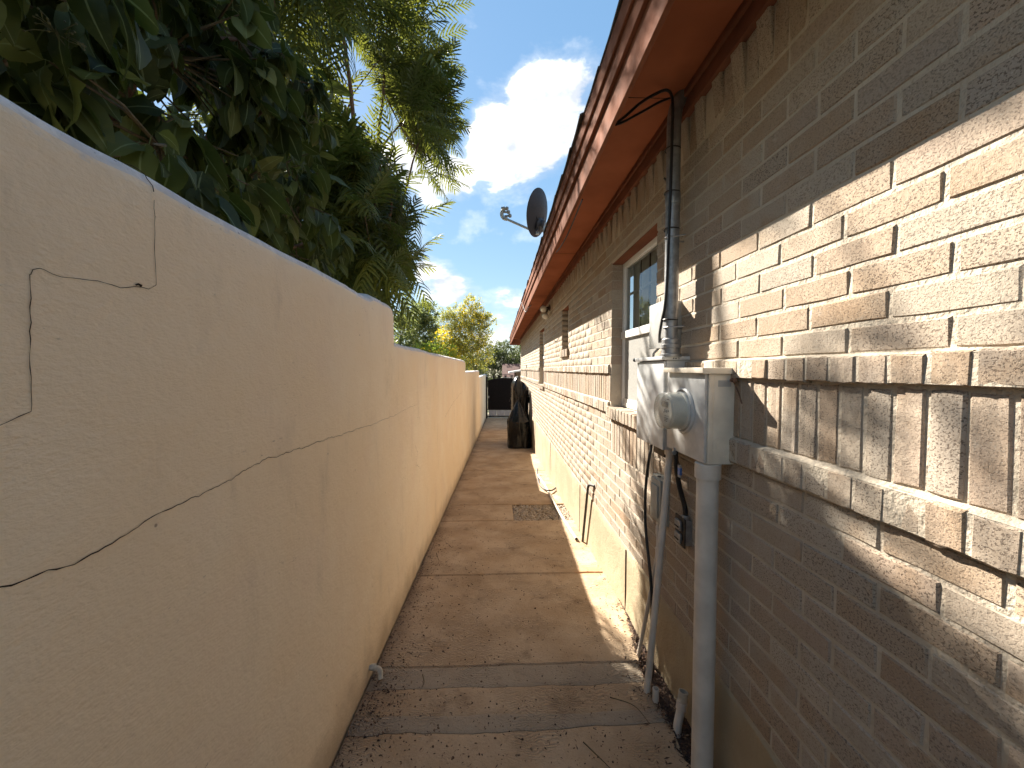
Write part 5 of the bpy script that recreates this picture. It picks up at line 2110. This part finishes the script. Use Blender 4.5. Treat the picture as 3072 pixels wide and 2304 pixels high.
def build_feather_tree():
    root = thing('feathery_tree', 'feathery tree with fern-like fronds leaning over the garden wall', 'tree', (-1.9, 4.6, yard_z(4.6)))
    base = Vector((-1.95, 4.3, yard_z(4.3) - .1))
    blobs = [((-1.62, 6.5, 4.0), (.70, 1.1, 1.2), 30), ((-2.0, 5.5, 3.8), (.9, 1.2, 1.4), 24), ((-1.65, 4.9, 2.35), (.52, .9, 1.0), 26),
             ((-1.65, 4.9, 1.25), (.45, .7, .45), 14), ((-2.5, 4.6, 5.0), (1.1, 1.2, 1.0), 22), ((-1.75, 4.1, 4.6), (.6, .8, 1.0), 18),
             ((-3.0, 5.8, 3.2), (1.0, 1.4, 1.7), 22), ((-2.3, 4.9, 1.7), (.7, .9, .7), 14), ((-1.45, 5.4, 3.0), (.5, .9, .8), 22),
             ((-3.4, 5.2, 1.8), (1.0, 1.3, 1.0), 14), ((-1.28, 4.7, 2.0), (.30, .8, .7), 14), ((-1.55, 6.3, 2.4), (.5, .8, .9), 14),
             ((-1.9, 3.6, 3.6), (.6, .7, .8), 14), ((-1.32, 4.2, 1.7), (.2, .55, .5), 18), ((-1.3, 4.0, 1.2), (.2, .5, .4), 10), ((-1.35, 6.9, 4.1), (.3, .8, .9), 12), ((-1.7, 6.2, 5.6), (.7, 1.0, .9), 16)]
    tr = MB()
    fork = Vector((-1.9, 4.5, .1))
    limb_mesh(tr, [base, base + Vector((.05, .1, .9)), fork], .10, .075, 12)
    part(tr, 'trunk', M['bark'], root)
    paths = []
    for c, r, n in blobs:
        mb = MB()
        c = Vector(c)
        mid = open_mid(fork, c)
        pp = limb_mesh(mb, [fork + Vector((rngT.uniform(-.03, .03), rngT.uniform(-.03, .03), rngT.uniform(-.1, .1))), mid, c], .040, .012, 7)
        part(mb, 'limb', M['bark'], root)
        paths.append(pp)
    # rosettes of fronds at the twig ends
    fr = []
    tw = MB()
    for bi, (c, r, n) in enumerate(blobs):
        for _ in range(n):
            for _try in range(25):
                v = rand_unit() * (rngT.uniform(.35, 1.0) ** .6)
                p = Vector((c[0] + v.x * r[0], c[1] + v.y * r[1], c[2] + v.z * r[2]))
                if clear_of_light(p) and p.x < -.80:
                    break
            else:
                continue
            cnt = 0
            for q in range(rngT.randint(6, 9)):
                d = (rand_unit() + Vector((v.x, v.y, v.z)) * .7 + Vector((0.15, 0, -.05))).normalized()
                d.z = max(-.45, min(.45, d.z))
                L = rngT.uniform(.50, .80)
                tip = p + d * L + Vector((0, 0, -.28 * L))
                midp = p + d * L * .5 + Vector((0, 0, -.07 * L))
                low = min(p.z, tip.z)
                if tip.x > -.60 and tip.z < .6:
                    continue
                if tip.x > (-.60 if tip.z > 2.3 else -1.0):
                    continue
                sv = d.cross(Vector((0, 0, 1))) * (L * .26)
                if not all(clear_of_light(q_) for q_ in (tip, midp, midp + sv, midp - sv, p + d * L * .75 + Vector((0, 0, -.15 * L)))):
                    continue
                sy, sz = wall_shadow(midp)
                if sy > .4 and sz < -.3 and rngT.random() < .45:
                    continue
                fr.append((p, d, L, rngT.uniform(-.5, .5), rngT.random(), rngT.randrange(4)))
                cnt += 1
            if cnt:
                near = min(paths[bi], key=lambda a: (a - p).length)
                m = near.lerp(p, .5) + rand_unit() * .05
                if clear_of_light(m):
                  tw.tube([near, m, p], [.009, .007, .004], 5)
    tww = part(tw, 'twigs', M['twig'], root, kind='stuff')
    base_m = [frond_mesh(s) for s in range(4)]

    def vis(f):
        q = view(f[0] + f[1] * f[2] * .5)
        if q is None or not (-80 < q[0] < 3150 and -80 < q[1] < 2350):
            return 1e6
        # near the silhouette and near the camera first
        return q[2] - .0016 * q[0]
    order = sorted(range(len(fr)), key=lambda i: vis(fr[i]))
    shared = []
    for V, F in base_m:
        shared.append(np_mesh('frond', V, F, M['frond_obj']))
    VV, FF, AA = [], [], []
    off = 0
    for n, i in enumerate(order):
        p, d, L, roll, rnd, k = fr[i]
        m = Matrix.Translation(p) @ frame_from(d, roll) @ Matrix.Scale(L, 4)
        if n < 290 and vis(fr[i]) < 1e5:
            o = new_obj('frond', shared[k], root)
            o.matrix_parent_inverse = Matrix.Translation(-root.location)
            o.matrix_basis = m
            o['rnd'] = rnd
        else:
            V, F = base_m[k]
            mm = np.array(m)
            VV.append(V @ mm[:3, :3].T + mm[:3, 3])
            FF.append(F + off)
            AA.append(np.full(len(V), rnd))
            off += len(V)
    if VV:
        me = np_mesh('fronds', np.concatenate(VV), np.concatenate(FF), M['frond_mass'], {'rnd': np.concatenate(AA)})
        o = new_obj('fronds', me, None, kind='stuff')
        adopt(o, root)
    print('fronds', len(fr))


build_feather_tree()


# ---- broad-leaved tree: large pointed leaves
def leaf_mesh(seed):
    rg = random.Random(seed)
    V, F, A = [], [], []
    n = 6
    prof = [0.03, .62, .95, 1.0, .88, .55, .03]
    fold = rg.uniform(.10, .30)
    curl = rg.uniform(.10, .60)
    wav = rg.uniform(.0, .075)
    for i in range(n + 1):
        t = i / n
        y = t
        zc = -curl * t * t
        w = .30 * prof[i]
        bend = .05 * math.sin(t * 3 + seed)
        V.extend([(bend - w, y - .03 * prof[i], zc + fold * w + wav * math.sin(i * 2.1)), (bend - w * .5, y, zc + fold * w * .42), (bend, y, zc),
                  (bend + w * .5, y, zc + fold * w * .42), (bend + w, y - .03 * prof[i], zc + fold * w - wav * math.sin(i * 2.4))])
        A.extend([1, .5, 0, .5, 1])
    for i in range(n):
        for j in range(4):
            a = i * 5 + j
            F.append((a, a + 1, a + 6, a + 5))
    # stalk
    o = len(V)
    V.extend([(-.008, -.16, .06), (.008, -.16, .06), (.008, .02, 0), (-.008, .02, 0)])
    A.extend([0] * 4)
    F.append((o, o + 1, o + 2, o + 3))
    return np.array(V, dtype=float), np.array(F), np.array(A, dtype=float)


def build_broadleaf_tree():
    root = thing('broadleaf_tree', 'dark broad-leaved tree hanging large leaves over the garden wall top', 'tree', (-1.9, 1.6, yard_z(1.6)))
    fork = Vector((-1.75, 1.75, .35))
    tr = MB()
    limb_mesh(tr, [(-1.55, 1.55, yard_z(1.5) - .1), (-1.6, 1.6, -.6), fork], .085, .06, 12)
    part(tr, 'trunk', M['bark'], root)
    blobs = [((-1.30, .95, 1.00), (.34, .5, .42), 40), ((-1.65, 1.35, 1.45), (.60, .8, .65), 60), ((-1.45, 1.75, 1.35), (.40, .6, .50), 50),
             ((-1.38, 2.15, 1.75), (.36, .6, .55), 40), ((-2.5, 1.5, 1.8), (.9, 1.0, .9), 60), ((-1.33, 2.5, 1.06), (.28, .42, .26), 24),
             ((-1.25, 2.45, 1.72), (.16, .32, .30), 14), ((-1.9, 2.4, 2.3), (.7, .8, .6), 45), ((-1.8, 2.9, 1.4), (.55, .6, .7), 34),
             ((-2.0, 1.0, 2.4), (1.1, .9, .6), 45), ((-1.22, 1.45, .80), (.20, .45, .22), 18), ((-1.5, 2.1, .75), (.4, .6, .35), 24),
             ((-2.7, 2.6, 1.3), (.9, 1.0, .9), 40), ((-1.5, 3.1, 1.0), (.35, .45, .4), 18), ((-2.2, 1.2, .8), (.8, .8, .6), 30)]
    lv = []
    tw = MB()
    for c, r, n in blobs:
        c = Vector(c)
        mb = MB()
        mid = open_mid(fork, c)
        pp = limb_mesh(mb, [fork + Vector((0, 0, rngT.uniform(-.15, .1))), mid, c], .028, .009, 7)
        part(mb, 'limb', M['bark'], root)
        for _ in range(n):
            for _try in range(20):
                v = rand_unit() * (rngT.uniform(.2, 1.0) ** .6)
                p = Vector((c.x + v.x * r[0], c.y + v.y * r[1], c.z + v.z * r[2]))
                if clear_of_light(p) and p.x < -.93:
                    break
            else:
                continue
            near = min(pp, key=lambda a: (a - p).length)
            tw.tube([near, near.lerp(p, .5) + rand_unit() * .03, p], [.006, .005, .003], 5)
            k = rngT.randint(4, 8)
            ax = (Vector((v.x, v.y, v.z)) * .6 + Vector((.1, -.1, -.25))).normalized()
            for q in range(k):
                d = (rand_unit() * .9 + ax * .5 + Vector((0, 0, -.75))).normalized()
                L = rngT.uniform(.085, .185)
                q0 = p + rand_unit() * rngT.uniform(0, .09)
                tip = q0 + d * L
                if tip.x > -.76 and tip.z < .5:
                    continue
                if tip.z < .33 and tip.x > -1.0:
                    continue
                if not (clear_of_light(q0 + d * L * .5) and clear_of_light(tip)):
                    continue
                lv.append((q0 + d * .02, d, L, rngT.uniform(-.9, .9), rngT.random() ** 1.35, rngT.randrange(6)))
    part(tw, 'twigs', M['twig'], root, kind='stuff')

    def size(f):
        q = view(f[0])
        if q is None or not (-40 < q[0] < 3100 and -60 < q[1] < 2350):
            return 1e6
        return q[2]
    order = sorted(range(len(lv)), key=lambda i: size(lv[i]))
    base = [leaf_mesh(s) for s in range(6)]
    shared = [np_mesh('leaf', V, F, M['leaf_obj'], {'across': A}, True) for V, F, A in base]
    VV, FF, AA, CC = [], [], [], []
    off = 0
    for n, i in enumerate(order):
        p, d, L, roll, rnd, k = lv[i]
        m = Matrix.Translation(p) @ frame_from(d, roll) @ Matrix.Scale(L, 4)
        if n < 290 and size(lv[i]) < 1e5:
            o = new_obj('leaf', shared[k], root)
            o.matrix_parent_inverse = Matrix.Translation(-root.location)
            o.matrix_basis = m
            o['rnd'] = rnd
        else:
            V, F, A = base[k]
            mm = np.array(m)
            VV.append(V @ mm[:3, :3].T + mm[:3, 3])
            FF.append(F + off)
            AA.append(np.full(len(V), rnd))
            CC.append(A)
            off += len(V)
    me = np_mesh('leaves', np.concatenate(VV), np.concatenate(FF), M['leaf_mass'], {'rnd': np.concatenate(AA), 'across': np.concatenate(CC)}, True)
    o = new_obj('leaves', me, None, kind='stuff')
    adopt(o, root)
    # small flower-bud sprays
    for c in ((-1.13, 1.05, .86), (-1.20, 2.52, 1.55), (-1.3, .72, .80)):
        mb = MB()
        c = Vector(c)
        for _ in range(26):
            d = (rand_unit() + Vector((.1, 0, .35))).normalized()
            e = c + d * rngT.uniform(.03, .065)
            mb.tube([c, c.lerp(e, .55) + rand_unit() * .008, e], .0011, 4)
            mb.lathe([(.0006, -.003), (.0032, 0), (.0006, .003)], e, d, 6)
        part(mb, 'flower_spray', M['willow'] if False else simple('bud_green', (.14, .13, .06), .8), root)
    print('leaves', len(lv))


build_broadleaf_tree()


# ---- trees further off
def leaf_cloud(pts, dirs, L, W, seed, up=0.3):
    rg = np.random.RandomState(seed)
    n = len(pts)
    P = np.asarray(pts)
    D = np.asarray(dirs)
    D = D / np.linalg.norm(D, axis=1, keepdims=True)
    S = np.cross(D, rg.randn(n, 3))
    S = S / (np.linalg.norm(S, axis=1, keepdims=True) + 1e-6)
    l = (L * rg.uniform(.6, 1.25, n))[:, None]
    w = (W * rg.uniform(.7, 1.2, n))[:, None]
    V = np.stack([P, P + D * l * .5 + S * w, P + D * l, P + D * l * .5 - S * w], 1).reshape(-1, 3)
    F = np.arange(n * 4).reshape(-1, 4)
    return V, F


def far_tree(name, label, base, fork_h, blobs, nleaf, L, W, m, seed, cat='tree', trunk_r=.07, stems=1, droop=0.0, petals=None, group=None, bark='far_bark'):
    rg = random.Random(seed)
    root = thing(name, label, cat, base, group)
    b = Vector(base)
    tr = MB()
    ends = []
    for s in range(stems):
        o = Vector((rg.uniform(-.2, .2), rg.uniform(-.2, .2), 0)) * (1 if stems > 1 else 0)
        f = b + Vector((rg.uniform(-.15, .15), rg.uniform(-.15, .15), fork_h)) + o * 2
        limb_mesh(tr, [b + o - Vector((0, 0, .1)), b + o + Vector((0, 0, fork_h * .5)), f], trunk_r, trunk_r * .7, 8, 4)
        ends.append(f)
    part(tr, 'trunk', M[bark], root)
    lm = MB()
    P, D = [], []
    tot = sum(r[0] * r[1] * r[2] for _, r in blobs)
    for c, r in blobs:
        c = Vector(c)
        f = min(ends, key=lambda e: (e - c).length)
        limb_mesh(lm, [f, f.lerp(c, .5) + Vector((rg.uniform(-.1, .1), rg.uniform(-.1, .1), .1)), c + Vector((0, 0, r[2] * .5))], trunk_r * .5, trunk_r * .12, 6, 4)
        n = max(12, int(nleaf * (r[0] * r[1] * r[2]) / tot / 26))
        for _ in range(n):
            v = Vector((rg.gauss(0, 1), rg.gauss(0, 1), rg.gauss(0, 1))).normalized() * (rg.random() ** .38)
            p = Vector((c.x + v.x * r[0], c.y + v.y * r[1], c.z + v.z * r[2]))
            ax = (v + Vector((rg.uniform(-.6, .6), rg.uniform(-.6, .6), rg.uniform(-.2, .7) - droop))).normalized()
            ln = .32 * max(r) * rg.uniform(.5, 1.1)
            if rg.random() < .5:
                lm.tube([c.lerp(p, .4), p, p + ax * ln], [trunk_r * .10, trunk_r * .07, trunk_r * .03], 4)
            for k in range(26):
                t = rg.random()
                P.append(tuple(p + ax * ln * t + Vector((rg.gauss(0, .06), rg.gauss(0, .06), rg.gauss(0, .06))) * max(r)))
                d = ax + Vector((rg.gauss(0, .8), rg.gauss(0, .8), rg.gauss(0, .8) - droop))
                D.append(tuple(d))
    part(lm, 'limbs', M[bark], root)
    V, F = leaf_cloud(P, D, L, W, seed)
    rr = np.repeat(np.random.RandomState(seed + 1).rand(len(P)), 4)
    o = new_obj('crown', np_mesh('crown', V, F, m, {'rnd': rr}), None, kind='stuff')
    adopt(o, root)
    if petals:
        n, size, cs = petals
        Q, E = [], []
        for _ in range(n):
            c, r = cs[rg.randrange(len(cs))]
            v = Vector((rg.gauss(0, 1), rg.gauss(0, 1), rg.gauss(0, 1))).normalized() * (rg.random() ** .5)
            q = Vector((c[0] + v.x * r[0], c[1] + v.y * r[1], c[2] + v.z * r[2]))
            for k in range(rg.randint(4, 10)):
                Q.append(tuple(q + Vector((rg.gauss(0, 1), rg.gauss(0, 1), rg.gauss(0, 1))) * size * 1.2))
                E.append((rg.gauss(0, 1), rg.gauss(0, 1), rg.gauss(0, 1)))
        V, F = leaf_cloud(Q, E, size, size * .45, seed + 5)
        rr = np.repeat(np.random.RandomState(seed + 2).rand(len(Q)), 4)
        o = new_obj('blossom', np_mesh('blossom', V, F, M['petal'], {'rnd': rr}), None, kind='stuff')
        adopt(o, root)
    return root


def build_far_trees():
    g = yard_z
    far_tree('willow_tree', 'slim grey-green willowy tree, nearest the wall step', (-3.5, 14, g(14)), 2.0,
             [((-3.55, 14, 1.0), (.45, .6, .8)), ((-3.35, 14.1, 1.9), (.35, .5, .6)), ((-3.75, 14, .2), (.45, .6, .8)), ((-3.2, 14, .3), (.4, .5, .6))], 8000, .15, .020, M['willow'], 3, trunk_r=.06, droop=.3)
    far_tree('willow_tree', 'taller airy willowy tree left of the yellow flowering one', (-3.05, 15.4, g(15)), 2.2,
             [((-3.05, 15.4, 1.2), (.50, .6, .9)), ((-2.85, 15.3, 2.1), (.40, .5, .55)), ((-3.3, 15.4, 1.9), (.35, .5, .5)), ((-2.8, 15.3, .3), (.5, .6, .7))], 10000, .15, .020, M['willow'], 4, trunk_r=.06, droop=.3)
    far_tree('flowering_tree', 'airy golden-green tree dotted with yellow flowers', (-1.9, 22.5, g(22)), 2.2,
             [((-2.0, 22.5, 2.2), (1.1, 1.0, 1.3)), ((-1.6, 22.5, 3.3), (.75, .8, .9)), ((-1.1, 22.5, 2.3), (.8, .8, 1.0)), ((-2.6, 22.5, 2.9), (.7, .7, .8)), ((-1.5, 22.3, .8), (1.1, .9, 1.0)),
              ((-2.5, 22.4, 1.0), (.9, .8, 1.0)), ((-.75, 22.4, 2.9), (.5, .6, .5)), ((-3.2, 22.6, 2.2), (.7, .7, 1.2)), ((-3.3, 22.6, .9), (.8, .7, .9))], 22000, .12, .020, M['gold'], 5, stems=3, trunk_r=.06,
             petals=(320, .085, [((-1.7, 22.2, 3.4), (.9, .8, .9)), ((-2.3, 22.2, 2.2), (.9, .8, 1.1)), ((-1.3, 22.2, 1.2), (1.0, .8, 1.0)), ((-1.0, 22.2, 2.4), (.8, .8, 1.1)), ((-2.4, 22, 1.1), (.5, .6, .7))]))
    far_tree('lime_shrub', 'bright lime green shrub with yellow blossom low behind the wall', (-2.2, 13, g(13)), 1.2,
             [((-2.5, 13, .35), (.55, .6, .45)), ((-2.0, 13, .55), (.5, .6, .45)), ((-2.9, 13, .2), (.45, .5, .4)), ((-1.6, 13, .25), (.4, .5, .4))], 5200, .09, .014, M['lime'], 6, cat='shrub', trunk_r=.035, stems=4,
             petals=(90, .06, [((-1.85, 12.8, 1.0), (.25, .3, .4)), ((-2.6, 12.8, .5), (.7, .5, .35)), ((-1.5, 12.9, .3), (.3, .4, .4))]))
    far_tree('mesquite_tree', 'rounded dark green tree standing behind the gate', (-.5, 31, g(31)), 1.6,
             [((-.5, 31, .6), (1.7, 1.4, 1.3)), ((.6, 31, 1.0), (1.2, 1.2, 1.0)), ((-1.6, 30.5, .2), (1.2, 1.2, 1.2)), ((.1, 31, 1.75), (.8, .8, .5)), ((1.3, 31.5, .4), (1.0, 1.0, .9))], 16000, .15, .030, M['mesquite'], 7, trunk_r=.12)
    far_tree('mesquite_tree', 'dark tree behind the red roof against our brick corner', (2.8, 38, g(38)), 2.0,
             [((2.4, 38, 1.2), (1.4, 1.3, 1.3)), ((3.6, 38, 1.6), (1.5, 1.3, 1.4)), ((1.6, 38, .5), (1.0, 1.0, 1.0))], 9000, .17, .035, M['mesquite'], 8, trunk_r=.13)
    far_tree('mesquite_tree', 'dim green tree filling the gap low behind the yellow flowers', (-3.6, 27, g(27)), 1.4,
             [((-3.2, 27, .6), (1.4, 1.2, 1.4)), ((-4.6, 27, .5), (1.5, 1.2, 1.6)), ((-2.0, 27.5, -.3), (1.2, 1.0, 1.1)), ((-1.2, 26, -.8), (.9, .8, .8))], 12000, .15, .030, M['mesquite'], 9, trunk_r=.12)
    far_tree('mesquite_tree', 'broad green tree further left, mostly hidden by the garden wall', (-8.5, 20, g(20)), 1.8,
             [((-8, 20, 1.0), (2.0, 1.8, 1.6)), ((-9.8, 20, .8), (1.8, 1.6, 1.6)), ((-6.4, 20.5, .4), (1.4, 1.3, 1.2))], 9000, .16, .032, M['mesquite'], 10, trunk_r=.14)


build_far_trees()
print('OBJECT COUNT', len(bpy.data.objects))
